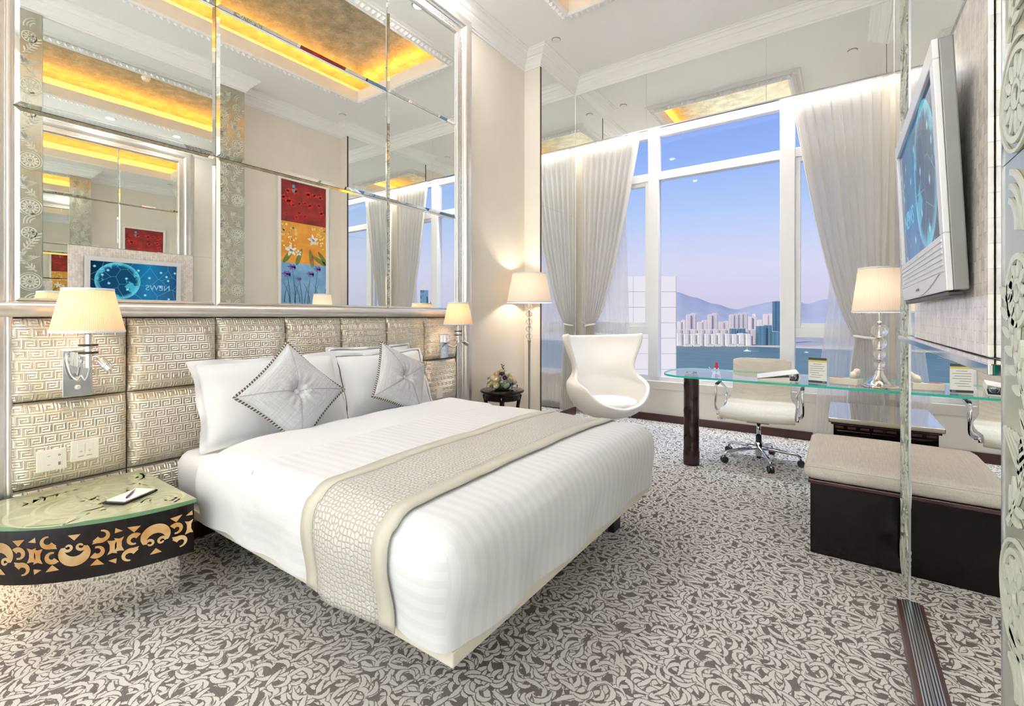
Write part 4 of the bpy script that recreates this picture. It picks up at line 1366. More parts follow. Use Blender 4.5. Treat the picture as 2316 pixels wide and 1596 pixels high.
# painting on the cream wall beyond the strip
PYA, PYB, PZA, PZB = 3.64, 4.47, 1.45, 3.385
pt = thing('painting', 'tall three banded flower painting in a white frame', 'painting', (XR, (PYA + PYB) / 2, PZA))
PO = (XR, (PYA + PYB) / 2, PZA)
fw = .045
m = MB()
m.box(XR - .05, XR - .002, PYA, PYA + fw, PZA, PZB); m.box(XR - .05, XR - .002, PYB - fw, PYB, PZA, PZB)
m.box(XR - .05, XR - .002, PYA + fw, PYB - fw, PZA, PZA + fw); m.box(XR - .05, XR - .002, PYA + fw, PYB - fw, PZB - fw, PZB)
m.build('frame', M['paper'], pt, bevel=.004, off=PO)
ch = (PZB - PZA - 2 * fw) / 3
def canvas(k, name, ca, cb, sc):
    t = NT(name); co = t.coord(); nz = t.noise(co, sc, 5, .6)
    mat = t.done(t.principled(t.ramp(nz, [(.3, ca), (.7, cb)]), .6).outputs[0])
    return bx('canvas_band', mat, pt, XR - .03, XR - .004, PYA + fw, PYB - fw, PZA + fw + k * ch, PZA + fw + (k + 1) * ch, 0, PO)
canvas(2, 'crimson_paint', lin(104, 26, 26), lin(168, 36, 34), 4)
canvas(1, 'orange_paint', lin(206, 128, 36), lin(240, 172, 66), 3)
canvas(0, 'sky_blue_paint', lin(92, 146, 196), lin(144, 186, 226), 3)
INK = {k: simple('paint_' + k, c, .6, var=.15, vscale=30) for k, c in dict(poppy=lin(214, 44, 40), dark=lin(90, 20, 24), cream=lin(250, 226, 158), white=lin(250, 246, 240), violet=lin(116, 104, 190), green=lin(112, 130, 58), teal=lin(50, 110, 120), blue=lin(96, 160, 200), red=lin(206, 50, 60)).items()}
PW = PYB - PYA - 2 * fw
# picture coordinates: u to the viewer's right when facing the wall (= -y), v up from the canvas bottom
def put_pic(u, v, e=0.0): return (-.0315 - e - 0, (PYB - fw - u) - (PYA + PYB) / 2, fw + v)
def pic(name, ink, fn):
    m = MB(); fn(m); o = m.build(name, INK[ink], pt)
    s = o.modifiers.new('solid', 'SOLIDIFY'); s.thickness = .001; s.offset = 0
    return o
rp = random.Random(3)
for k, (u, v, r) in enumerate([(.10, .78, .05), (.20, .80, .045), (.30, .79, .055), (.52, .80, .06), (.63, .78, .045), (.12, .56, .05), (.28, .50, .055), (.36, .55, .035), (.45, .50, .035), (.55, .44, .04), (.08, .36, .05), (.62, .52, .06), (.70, .60, .05), (.45, .26, .04), (.36, .20, .035), (.50, .14, .04), (.66, .18, .03)]):
    vv = 2 * ch + v * ch * .95
    pic('poppy', 'poppy', lambda m: [blob(m, u + r * .5 * cos(a), vv + r * .35 * sin(a), r * .62, r * .42, a, put_pic, 9) for a in (0.4, 1.9, 3.4, 4.9)])
    pic('poppy_centre', 'dark', lambda m: blob(m, u, vv, r * .22, r * .16, 0, lambda a, b: put_pic(a, b, .0012), 8))
for k in range(70):
    side = rp.random()
    u = rp.uniform(.02, .24) if side < .5 else rp.uniform(.50, PW - .02)
    vv = ch + ch * rp.uniform(.35, .97)
    r = rp.uniform(.010, .020)
    pic('blossom', 'cream', lambda m: blob(m, u, vv, r, r, 0, put_pic, 8))
for (u, v, r) in ((.22, .62, .085), (.58, .30, .085), (.46, .26, .05)):
    vv = ch + v * ch
    pic('lily', 'white', lambda m: [blob(m, u + r * .55 * cos(a), vv + r * .55 * sin(a), r * .55, r * .26, a, lambda p, q: put_pic(p, q, .001), 10) for a in (0.2, 1.4, 2.7, 3.9, 5.2)])
for (a, b, c) in ((.05, .30, .9), (.25, .22, 1.4), (.45, .28, 1.9), (.62, .30, 2.2), (.12, .12, .5)):
    pic('leaf', 'green', lambda m: blob(m, a, ch + .05 + b * ch * .3, .14, .035, c, put_pic, 12))
pic('seal', 'red', lambda m: m.add([put_pic(.22, ch + .05, .002), put_pic(.26, ch + .05, .002), put_pic(.26, ch + .09, .002), put_pic(.22, ch + .09, .002)], [(0, 1, 2, 3)]))
for v in (.05, .12):
    pic('seal', 'blue', lambda m: m.add([put_pic(.52, 3 * ch - v - .05, .002), put_pic(.56, 3 * ch - v - .05, .002), put_pic(.56, 3 * ch - v, .002), put_pic(.52, 3 * ch - v, .002)], [(0, 1, 2, 3)]))
for (u, v, r) in ((.14, .90, .075), (.26, .76, .08), (.56, .90, .08), (.64, .72, .085), (.45, .62, .05)):
    pic('iris', 'violet', lambda m: [blob(m, u + r * .5 * cos(a), v * ch + r * .22 * sin(a), r * .5, r * .2, a * .5, put_pic, 9) for a in (0.1, 1.3, 2.4, 3.5, 5.0)])
    pic('stem', 'teal', lambda m: stroke(m, [(u + .05 * sin(t / 6 * 1.5) * (1 if u < .4 else -1), v * ch * (1 - t / 6)) for t in range(7)], .006, .010, put_pic))
for k in range(9):
    u0 = .04 + k * .08
    pic('grass_blade', 'teal', lambda m: stroke(m, [(u0 + (.10 if k % 2 else -.07) * (t / 8) ** 2, .30 * t / 8 + .02) for t in range(9)], .014, .003, put_pic))

# ceiling fittings
def disc(x, y, z, r, label):
    t = thing('sprinkler_cover', label, 'sprinkler', (x, y, z), group='round sprinkler covers on the ceiling')
    MB().lathe([(r, 0), (r, -.006), (r * .9, -.010), (.001, -.011)], 24).build('cover', M['white_plastic'], t, smooth=True, auto=.5)
    MB().lathe([(r * 1.12, 0), (r * 1.12, -.003), (r * 1.02, -.004)], 24, cap=False).build('gap_ring', M['grey_plastic'], t, smooth=True)
disc(-2.62, 4.60, ZC, .045, 'round white sprinkler cover on the ceiling above the floor lamp')
disc(.12, 4.42, ZC, .045, 'round white sprinkler cover seen beyond the reflected coffer corner')
sd = thing('smoke_detector', 'round white smoke detector on the metal-leaf ceiling panel', 'smoke detector', (-1.38, 2.45, zc2))
MB().lathe([(.055, 0), (.055, -.012), (.05, -.016)], 28).build('base', M['white_plastic'], sd, smooth=True, auto=.5)
MB().lathe([(.046, -.016), (.046, -.034), (.036, -.046), (.001, -.047)], 28).build('sensor', M['white_plastic'], sd, smooth=True, auto=.5)

# ================================================================== curtains
def drape_fn(xo, xi_top, tie_x, tie_h, zt, ztop, y0, n, side, ph, bot_in, bot_out):
    """xo: wall side, xi_top: inner side at the top; side +1 = left curtain"""
    def fn(u, v):
        z = lerp(.02, ztop, v)
        if z >= zt:
            s = (z - zt) / (ztop - zt)
            xin = tie_x + side * tie_h + (xi_top - tie_x - side * tie_h) * s ** .66
            xout = tie_x - side * tie_h + (xo - tie_x + side * tie_h) * s ** .30
            g = s
        else:
            s = (zt - z) / (zt - .02)
            xin = tie_x + side * tie_h + (bot_in - tie_x - side * tie_h) * s ** .7
            xout = tie_x - side * tie_h + (bot_out - tie_x + side * tie_h) * s ** .5
            g = .35 * s
        x = lerp(xout, xin, u)
        wob = mnoise.noise(Vector((u * 5 + ph, v * 1.6, ph)))
        amp = lerp(.014, .030, min(1, g * 1.6)) * (0.75 + .5 * mnoise.noise(Vector((u * 9, ph, 1))))
        a = 2 * pi * n * (u + .012 * wob)
        y = y0 + amp * (sin(a) + .3 * sin(2 * a + 1.1)) 
        x += .012 * cos(a) * g
        return (x, y, z)
    return fn
def drape(label, xo, xi, tx, th, zt, side, ph, bi, bo, n):
    t = thing('curtain', label, 'curtain', (tx, 5.718, 0), group='tied back window curtains')
    fn = drape_fn(xo - tx, xi - tx, 0, th, zt, 3.60, 0, n, side, ph, bi - tx, bo - tx)
    m = MB(); m.grid(fn, n * 14, 70)
    o = m.build('drape', M['drape'], t, smooth=True)
    s = o.modifiers.new('solid', 'SOLIDIFY'); s.thickness = .003
    pts = []
    for k in range(24):
        a = 2 * pi * k / 24
        pts.append(((th + .012) * cos(a), .048 * sin(a), zt + .012 * cos(a) * side))
    MB().tube(pts, .011, 8, closed=True).build('tieback', M['drape'], t, smooth=True)
    e = -side * (th + .012)
    MB().tube([(e, 0, zt), (e - side * .06, .01, zt + .05), (e - side * .10, .02, zt + .09)], .008, 8).build('tie_cord', M['drape'], t, smooth=True)
    MB().box(min(xo, xi) - tx, max(xo, xi) - tx, -.02, .02, 3.60, 3.625).build('curtain_track', M['white_plastic'], t)
    return t
drape('gathered ivory curtain on the window side behind the white armchair', -2.87, -2.06, -2.735, .055, 1.19, 1, 2.0, -2.60, -2.85, 9)
drape('gathered ivory curtain tied back behind the desk lamp', .385, -.43, .20, .075, 1.10, -1, 5.0, .02, .37, 10)
def sheer(label, xa, xb_top, xb_bot, n, ph):
    def fn(u, v):
        z = lerp(.015, 3.58, v)
        x = lerp(xa, lerp(xb_bot, xb_top, min(1, v * 1.5)), u)
        a = 2 * pi * n * (u + .02 * mnoise.noise(Vector((u * 4, v * 2, ph))))
        return (x, 5.786 + .006 * sin(a) + .003 * sin(2.3 * a + v * 2), z)
    m = MB(); m.grid(fn, n * 12, 50)
    o = m.build('sheer_curtain', M['sheer'], None, smooth=True)
    return tag(o, label, 'sheer curtain', 'white voile sheers')
sheer('white voile sheer hanging behind the armchair side curtain', -2.88, -2.25, -2.19, 9, 1.0)
sheer('white voile sheer hanging to the floor beside the desk', .39, -.02, -.24, 9, 6.0)

# ================================================================== side table and bouquet
st = thing('side_table', 'small round black side table between bed and floor lamp', 'side table', (-2.86, 3.90, 0))
MB().lathe([(.205, .0), (.222, .006), (.228, .016), (.222, .027), (.215, .030), (.001, .030)], 40, (0, 0, .52)).build('table_top', M['black_lacquer'], st, smooth=True, auto=.6)
MB().lathe([(.17, .445), (.185, .455), (.185, .50), (.205, .5195)], 40).build('apron', M['black_lacquer'], st, smooth=True, auto=.6)
for k in range(4):
    a = k * pi / 2 + radians(34)
    pts = []
    for i in range(9):
        z = .50 * (1 - i / 8)
        r = .185 - .035 * sin(pi * i / 8) + .015 * (i / 8) ** 2
        pts.append((r * cos(a), r * sin(a), z))
    MB().tube(pts, [.020 - .006 * i / 8 for i in range(9)], 6).build('leg', M['black_lacquer'], st, smooth=True)
MB().lathe([(.001, .14), (.145, .14), (.150, .147), (.145, .154), (.001, .154)], 32).build('lower_shelf', M['black_lacquer'], st, smooth=True, auto=.6)
bq = thing('bouquet', 'low dome of cream, pink and purple roses with eucalyptus leaves', 'bouquet', (-2.86, 3.90, .556))
FL = {k: simple('petal_' + k, c, .55, var=.12, vscale=40) for k, c in dict(cream=lin(244, 236, 206), pink=lin(244, 214, 192), green=lin(206, 214, 150), purple=lin(96, 64, 128), white=lin(240, 240, 230)).items()}
FL['leaf'] = simple('eucalyptus_leaf', lin(88, 112, 86), .5, var=.2, vscale=30)
FL['dark'] = simple('dark_leaf', lin(48, 70, 40), .5, var=.2, vscale=30)
MB().lathe([(.001, 0), (.075, 0), (.085, .03), (.075, .06), (.001, .062)], 24).build('bowl', FL['dark'], bq, smooth=True)
def rose(c, d, r, mat):
    q = d.to_track_quat('Z', 'Y').to_matrix()
    m = MB()
    m.sphere(c, r * .55, 10, 8, (1, 1, 1.05))
    for ring_, (n, rad, tilt_, hgt) in enumerate(((3, .45, .35, 1.0), (4, .62, .65, .85), (5, .80, 1.0, .65))):
        for k in range(n):
            a = 2 * pi * k / n + ring_ * .6
            def fn(u, v, a=a, rad=rad, tilt_=tilt_, hgt=hgt):
                w = (u - .5) * 2 * (pi / n) * 1.35
                z = (v - .45) * r * 1.5 * hgt
                rr = r * rad * (.55 + .5 * sin(v * pi * .6)) + (.12 * r * tilt_ if v > .9 else 0)
                return c + q @ Vector((rr * cos(a + w * (1 - .3 * v)), rr * sin(a + w * (1 - .3 * v)), z))
            m.grid(fn, 5, 5)
    return m.build('rose', mat, bq, smooth=True)
rr = random.Random(11)
spots = []
for (n, el, off) in ((1, 90, 0), (5, 62, .3), (8, 34, .1), (10, 10, .5)):
    for k in range(n):
        spots.append((2 * pi * k / n + off, radians(el + rr.uniform(-5, 5))))
kinds = ['cream', 'pink', 'cream', 'green', 'purple', 'pink', 'white', 'cream', 'purple', 'green']
for i, (a, e) in enumerate(spots):
    d = Vector((cos(a) * cos(e), sin(a) * cos(e), sin(e) * .92))
    c = Vector((0, 0, .045)) + Vector((d.x * .118, d.y * .118, d.z * .135))
    kd = kinds[(i * 7 + 3) % 10]
    rose(c, d, .037 if kd != 'purple' else .027, FL[kd])
for i in range(34):
    a = rr.uniform(0, 2 * pi); e = radians(rr.uniform(-10, 28))
    d = Vector((cos(a) * cos(e), sin(a) * cos(e), sin(e)))
    c = Vector((0, 0, .04)) + d * rr.uniform(.125, .160); c.z = max(c.z, .030)
    q = (d + Vector((rr.uniform(-.6, .6), rr.uniform(-.6, .6), rr.uniform(-.2, .6)))).to_track_quat('Z', 'Y').to_matrix()
    m = MB(); L = rr.uniform(.018, .026)
    m.grid(lambda u, v: c + q @ Vector(((u - .5) * L * 1.6 * sin(pi * max(.04, min(.98, v))), (v - .5) * 2 * L, .006 * sin(pi * v))), 4, 6)
    m.build('leaf', FL['leaf'] if i % 3 else FL['dark'], bq, smooth=True)
for k in range(5):
    z = .195 + k * .010
    m = MB(); a = k * 2.4
    m.grid(lambda u, v: Vector((.008 + (u - .5) * .016 * sin(pi * v) + .02 * v * cos(a), .02 * v * sin(a), z + v * .025)), 3, 5)
    m.build('leaf', FL['dark'], bq, smooth=True)

# ================================================================== floor lamp
def stack_lamp(t, balls, zshade0, zshade1, rb, rt, power, seam=True):
    sh = MB(); sh.lathe([(rb, 0), (rt, zshade1 - zshade0)], 56, cap=False)
    so = sh.build('lamp_shade', M['shade'], t, smooth=True); so.location = (0, 0, zshade0)
    for r, zz in ((rb, 0), (rt, zshade1 - zshade0)):
        MB().lathe([(r, zz - .007), (r + .0015, zz - .005), (r + .0015, zz + .005), (r, zz + .007)], 56, cap=False).build('shade_trim', M['linen_plain'], so, smooth=True)
    MB().sphere((0, 0, lerp(zshade0, zshade1, .4)), .03, 14, 10, (1, 1, 1.3)).build('bulb', M['bulb'], t, smooth=True)
    for (z, r) in balls:
        MB().sphere((0, 0, z), r, 28, 18, (1, 1, .92)).build('crystal_ball', M['crystal'], t, smooth=True)
        MB().lathe([(.016, z - r * .92 - .006), (.018, z - r * .92), (.012, z - r * .92 + .006)], 16).build('collar', M['chrome'], t, smooth=True)
    ld = bpy.data.lights.new('lamp_light', 'POINT'); ld.energy = power; ld.color = (1.0, .83, .64); ld.shadow_soft_size = .045
    lo = bpy.data.objects.new('lamp_light', ld); COL.objects.link(lo); lo.parent = t; lo.location = (0, 0, lerp(zshade0, zshade1, .45))
fl = thing('floor_lamp', 'floor lamp with crystal ball stem and white pleated shade', 'floor lamp', (-2.85, 4.40, 0))
MB().lathe([(.001, 0), (.13, 0), (.13, .012), (.10, .025), (.04, .04), (.022, .08), (.018, .13), (.001, .13)], 32).build('base', M['chrome'], fl, smooth=True, auto=.7)
MB().lathe([(.011, .12), (.013, .5), (.015, 1.01), (.02, 1.02), (.02, 1.035), (.008, 1.04), (.006, 1.36), (.012, 1.37), (.012, 1.42), (.006, 1.43), (.006, 1.62)], 16).build('pole', M['steel'], fl, smooth=True, auto=.7)
stack_lamp(fl, [(1.078 + k * .083, .0385) for k in range(6)][:4] + [(1.078 + k * .083, .0385) for k in (4,)], 1.463, 1.778, .250, .190, P_FLOOR)
MB().tube([(-.12, .0, .01), (-.15, .05, .012), (-.14, .2, .03), (-.16, .26, .12)], .004, 6).build('power_cord', M['black_plastic'], fl, smooth=True)

# ================================================================== egg armchair
eg = thing('egg_armchair', 'white leather egg shaped lounge chair with winged back by the window', 'armchair', (-2.07, 4.76, 0), radians(50))
ER = [  # z, W, D, F, open angle from the back (deg)
    (.190, .04, .04, .04, 180), (.205, .14, .14, .14, 180), (.238, .235, .23, .25, 180), (.285, .305, .29, .335, 180),
    (.330, .345, .325, .385, 180), (.362, .375, .342, .405, 166), (.395, .398, .355, .41, 150), (.450, .422, .365, .41, 139),
    (.515, .438, .372, .40, 133), (.560, .432, .378, .38, 127), (.592, .408, .38, .35, 113), (.622, .375, .38, .32, 99),
    (.665, .345, .38, .30, 90), (.740, .348, .385, .28, 88), (.830, .380, .39, .27, 92), (.920, .415, .395, .26, 98),
    (1.005, .440, .395, .25, 103), (1.065, .450, .385, .24, 105)]
EN = 40
def egg_pt(i, u):
    z, W, D, F, om = ER[i]
    f = (2 * u - 1) * radians(om)
    c = cos(f); s = sin(f)
    y = (D * c if c > 0 else F * c)
    x = W * math.copysign(abs(s) ** .88, s)
    lean = .16 * max(0, z - .5)
    zz = z
    if i >= len(ER) - 4:
        k = (i - (len(ER) - 5)) / 4
        zz += k * (.035 * abs(2 * u - 1) ** 2.2 - .022)
    return Vector((x, y + lean, zz)) * 1.04
m = MB()
m.grid(lambda u, v: egg_pt(int(round(v * (len(ER) - 1))), u), EN, len(ER) - 1)
eo = m.build('shell', M['egg_leather'], eg, smooth=True)
bm = bmesh.new(); bm.from_mesh(eo.data); bmesh.ops.remove_doubles(bm, verts=bm.verts, dist=.002); bmesh.ops.recalc_face_normals(bm, faces=bm.faces); bm.to_mesh(eo.data); bm.free()
s = eo.modifiers.new('solid', 'SOLIDIFY'); s.thickness = .040; s.offset = -1
s = eo.modifiers.new('sub', 'SUBSURF'); s.levels = 2; s.render_levels = 2
MB().lathe([(.001, .325), (.24, .325), (.275, .345), (.285, .375), (.272, .402), (.20, .418), (.001, .422)], 40, M=Matrix.Diagonal(Vector((1.05, 1.02, 1))), c=(0, -.045, .005)).build('seat_cushion', M['egg_leather'], eg, smooth=True)
MB().lathe([(.026, .05), (.024, .21)], 18).build('stem', M['steel'], eg, smooth=True)
MB().lathe([(.04, .05), (.05, .06), (.045, .085), (.026, .10)], 18).build('hub', M['steel'], eg, smooth=True)
for k in range(4):
    a = k * pi / 2 + radians(20)
    R_ = Matrix.Rotation(a, 3, 'Z')
    m = MB(); pr = [(.03, .034, .045, .085), (.18, .026, .03, .052), (.33, .018, .0, .018)]
    vs_ = []
    for (r, w, z0, z1) in pr:
        for (sy, z) in ((-1, z0), (1, z0), (1, z1), (-1, z1)): vs_.append(R_ @ Vector((r, sy * w, z)))
    fs_ = [(0, 1, 2, 3), (8, 11, 10, 9)]
    for i in range(2):
        for j in range(4): fs_.append((i * 4 + j, i * 4 + (j + 1) % 4, i * 4 + 4 + (j + 1) % 4, i * 4 + 4 + j))
    m.add(vs_, fs_).build('foot', M['steel'], eg, bevel=.003)

# ================================================================== desk
ZD = .81
dk = thing('glass_desk', 'glass topped desk with green edge and carved dark leg', 'desk', (-.35, 4.32, 0))
DO = (-.35, 4.32, 0)
poly = []
yf, yb_ = 3.97, 4.68
yc_, ry = (yf + yb_) / 2, (yb_ - yf) / 2
for k in range(25):
    a = pi / 2 + pi * k / 24
    poly.append((-1.02 + .27 * math.copysign(abs(cos(a)) ** .85, cos(a)), yc_ + ry * math.copysign(abs(sin(a)) ** .75, sin(a))))
poly += [(XR - .005, yf), (XR - .005, yb_)]
m = MB(); m.prism(poly, lambda x, y: (x, y, ZD - .016), lambda x, y: (x, y, ZD))
m.m = [1 if i >= 2 else 0 for i in range(len(m.f))]
m.build('glass_top', [M['desk_glass'], M['glass_edge']], dk, off=DO)
LX, LY = -1.075, 4.29
MB().lathe([(.066, 0), (.068, .01), (.068, .12), (.064, .13), (.064, .745), (.060, .775), (.055, ZD - .017)], 32, (LX + .35, LY - 4.32, 0)).build('leg', M['dark_wood'], dk, smooth=True, auto=.6)
# carved fronds on the leg, wrapped round the cylinder
m = MB()
def put_leg(a, z): return (LX + .35 + .0655 * sin(a * 15.0), LY - 4.32 - .0655 * cos(a * 15.0), z)
for zz in (.16, .40, .62):
    for q in range(9):
        an = -1.1 + q * .275
        stroke(m, [(.055 * (t / 6) * sin(an) - .012, zz + .12 * (t / 6) * cos(an) ** .5) for t in range(7)], 0, 0, put_leg, lambda s: .010 * sin(pi * max(.03, s)) ** .6 + .001)
    for q in range(3):
        stroke(m, arc(.03, zz - .01, .045 - q * .012, pi * .7, pi * 1.9, 12), .006, .002, put_leg)
o = m.build('carving', M['dark_wood'], dk); s = o.modifiers.new('solid', 'SOLIDIFY'); s.thickness = .012; s.offset = 0
MB().lathe([(.001, ZD + .0005), (.046, ZD + .0005), (.046, ZD + .006), (.042, ZD + .008), (.001, ZD + .008)], 28, (LX + .35, LY - 4.32, 0)).build('cap_disc', M['steel'], dk, smooth=True, auto=.6)

# cabinet under the desk
cb = thing('low_cabinet', 'low dark lacquered cabinet with glossy top under the glass desk', 'cabinet', (.26, 4.55, 0))
MB().box(-.30, .135, -.36, .36, .03, .51).build('body', M['black_lacquer'], cb, bevel=.003)
MB().box(-.33, .15, -.39, .39, .525, .560).build('top', M['mirror_soft'], cb, bevel=.004)
MB().box(-.315, .145, -.375, .375, .51, .525).build('moulding', M['dark_wood'], cb)
for k in range(5):
    MB().box(-.29 + k * .075, -.24 + k * .075, -.364, -.36, .485, .500).build('fret', M['mahogany'], cb)
MB().box(-.28, -.085, -.372, -.361, .06, .47).build('door', M['black_lacquer'], cb, bevel=.003)
MB().box(-.075, .12, -.372, -.361, .06, .47).build('door', M['black_lacquer'], cb, bevel=.003)
MB().box(-.28, .12, -.33, .33, 0, .03).build('plinth', M['black_plastic'], cb)

# bench
bn = thing('bench', 'dark wooden bench with grey beige upholstered seat beside the mirror', 'bench', (.22, 3.46, 0))
MB().box(-.355, .375, -.395, .40, 0, .385).build('box', M['black_lacquer'], bn, bevel=.004)
MB().box(-.365, .375, -.405, .405, .385, .405).build('rim', M['mahogany'], bn, bevel=.003)
f = rbox(-.385, .378, -.425, .415, .406, .50, .042)
m = MB()
def bfn(x, y, z):
    p, n = f((x, y, z))
    if n.z > .3: p.z += .022 * max(0, 1 - (p.x / .40) ** 2) * max(0, 1 - (p.y / .44) ** 2) - .012 * abs(n.x + n.y) * 0
    return p
nn = 22
m.grid(lambda u, v: bfn(lerp(-.385, .378, u), lerp(-.425, .415, v), .50), nn, nn)
for (xa, ya, xb2, yb2) in ((-.385, -.425, .378, -.425), (.378, -.425, .378, .415), (.378, .415, -.385, .415), (-.385, .415, -.385, -.425)):
    m.grid(lambda u, v: bfn(lerp(xa, xb2, u), lerp(ya, yb2, u), lerp(.406, .50, v)), nn, 6)
m.grid(lambda u, v: bfn(lerp(-.385, .378, u), lerp(-.425, .415, v), .406), nn, nn)
o = m.build('seat_pad', M['bench_fabric'], bn, smooth=True)
bm = bmesh.new(); bm.from_mesh(o.data); bmesh.ops.remove_doubles(bm, verts=bm.verts, dist=.0008); bmesh.ops.recalc_face_normals(bm, faces=bm.faces); bm.to_mesh(o.data); bm.free()
pts = [f((lerp(-.385, .378, k / 20), -.425, .487))[0] + Vector((0, -.001, 0)) for k in range(21)]
MB().tube(pts, .003, 6).build('piping', M['bench_fabric'], bn, smooth=True)
pts = [f((-.385, lerp(-.425, .415, k / 20), .487))[0] + Vector((-.001, 0, 0)) for k in range(21)]
MB().tube(pts, .003, 6).build('piping', M['bench_fabric'], bn, smooth=True)

# ================================================================== swivel chair
oc = thing('office_chair', 'oatmeal upholstered swivel chair with chrome arms at the glass desk', 'office chair', (-.60, 4.72, 0), radians(3))
prof = [(-.265, .425), (-.275, .440), (-.268, .458), (-.24, .468), (-.15, .462), (-.02, .452), (.10, .450), (.18, .462), (.235, .50), (.262, .56), (.285, .66), (.310, .78), (.330, .90)]
def rib(u, v):
    k = v * (len(prof) - 1); i = min(int(k), len(prof) - 2); t = k - i
    y = lerp(prof[i][0], prof[i + 1][0], t); z = lerp(prof[i][1], prof[i + 1][1], t)
    w = lerp(.285, .245, smoothstep(.6, .75, v)) 
    x = (2 * u - 1) * w
    dip = .014 * (1 - (2 * u - 1) ** 2)
    if v < .6: z -= dip
    else: y += dip * .8
    if v > .97: z -= .02 * abs(2 * u - 1) ** 6
    return (x, y, z)
m = MB(); m.grid(rib, 14, 48)
o = m.build('seat_and_back', M['chair_fabric'], oc, smooth=True)
s = o.modifiers.new('solid', 'SOLIDIFY'); s.thickness = .042; s.offset = 0
s = o.modifiers.new('bev', 'BEVEL'); s.width = .015; s.segments = 3; s.limit_method = 'ANGLE'; s.angle_limit = radians(50)
for sx in (-1, 1):
    xs = sx * .300
    pts = [(xs if y < .2 else sx * lerp(.300, .268, smoothstep(.5, .8, z)), y, z - .004) for (y, z) in prof[1:10]]
    MB().tube(pts, .011, 8).build('side_rail', M['chrome'], oc, smooth=True)
    xa = sx * .335
    arm = [(xs, -.12, .44), (xa, -.14, .47), (xa, -.145, .60), (xa, -.13, .655), (xa, -.08, .675), (xa, .10, .675), (xa, .17, .665), (sx * .30, .245, .60), (sx * .285, .262, .56)]
    sm = []
    for i in range(len(arm) - 1):
        p0 = Vector(arm[max(i - 1, 0)]); p1 = Vector(arm[i]); p2 = Vector(arm[i + 1]); p3 = Vector(arm[min(i + 2, len(arm) - 1)])
        for k in range(4):
            q = k / 4
            sm.append(.5 * ((2 * p1) + (-p0 + p2) * q + (2 * p0 - 5 * p1 + 4 * p2 - p3) * q * q + (-p0 + 3 * p1 - 3 * p2 + p3) * q ** 3))
    sm.append(Vector(arm[-1]))
    ar = MB().tube(sm, .012, 8).build('arm', M['chrome'], oc, smooth=True)
    MB().tube([(xa, -.10, .682), (xa, .12, .682)], .014, 8).build('arm_pad', M['black_plastic'], ar, smooth=True)
MB().box(-.20, .20, -.10, .10, .395, .425).build('under_frame', M['black_plastic'], oc, bevel=.006)
MB().box(-.30, .30, -.02, .02, .405, .420).build('cross_bar', M['black_plastic'], oc)
MB().box(-.09, .09, -.09, .09, .355, .396).build('tilt_mechanism', M['black_plastic'], oc, bevel=.008)
MB().tube([(-.05, 0, .37), (-.30, -.02, .355)], .006, 8).build('lever', M['chrome'], oc, smooth=True)
MB().tube([(-.30, -.02, .355), (-.34, -.022, .355)], .010, 8).build('lever_knob', M['chrome'], oc, smooth=True)
MB().tube([(-.24, -.08, .40), (-.27, -.12, .385)], .02, 10).build('tension_knob', M['chrome'], oc, smooth=True)
MB().lathe([(.017, .22), (.017, .36)], 16).build('gas_column', M['chrome'], oc, smooth=True)
MB().lathe([(.024, .17), (.024, .235), (.018, .24)], 16).build('sleeve', M['black_plastic'], oc, smooth=True, auto=.6)
MB().lathe([(.02, .05), (.028, .06), (.033, .10), (.033, .16), (.026, .175)], 18).build('hub', M['chrome'], oc, smooth=True, auto=.7)
MB().lathe([(.001, .03), (.018, .03), (.018, .055)], 14).build('hub_cap', M['black_plastic'], oc)
for k in range(5):
    a = radians(-90 + 20 + 72 * k)
    d = Vector((cos(a), sin(a), 0)); nrm_ = Vector((-sin(a), cos(a), 0))
    lg = MB().tube([d * .02 + Vector((0, 0, .125)), d * .16 + Vector((0, 0, .115)), d * .29 + Vector((0, 0, .100)), d * .318 + Vector((0, 0, .085)), d * .325 + Vector((0, 0, .060))], [.018, .015, .012, .012, .010], 10).build('base_arm', M['chrome'], oc, smooth=True)
    cst = MB()
    Rw = Matrix((d, nrm_, Vector((0, 0, 1)))).transposed() @ Matrix.Rotation(pi / 2, 3, 'X')
    for s_ in (-1, 1):
        c_ = d * .325 + nrm_ * (s_ * .013) + Vector((0, 0, .029))
        cst.lathe([(.001, -.010), (.026, -.010), (.029, -.006), (.029, .006), (.026, .010), (.001, .010)], 18, c_, Rw)
    cst.build('caster', M['black_plastic'], lg, smooth=True, auto=.7)
    cc = MB()
    c_ = d * .325 + Vector((0, 0, .040))
    cc.sphere(c_, .022, 12, 8, (1, 1, .9)); cc.build('caster_hood', M['chrome'], lg, smooth=True)

# ================================================================== things on the desk
tl = thing('table_lamp', 'crystal ball table lamp with pleated shade at the desk end', 'table lamp', (.225, 4.14, ZD + .001))
MB().lathe([(.001, 0), (.105, 0), (.108, .006), (.105, .012), (.085, .020), (.050, .045), (.028, .085), (.020, .115), (.026, .120), (.026, .126), (.012, .130)], 36).build('base', M['chrome'], tl, smooth=True, auto=.7)
MB().lathe([(.009, .125), (.009, .44), (.016, .445), (.016, .452), (.009, .458), (.009, .62)], 14).build('rod', M['chrome'], tl, smooth=True, auto=.7)
stack_lamp(tl, [(.160, .032), (.228, .036), (.305, .042), (.393, .050)], .525, .825, .160, .122, P_TABLE)

bd = thing('ring_binder', 'thick white ring binder lying on the glass desk', 'binder', (-.40, 4.22, ZD + .001), radians(8))
m = MB()
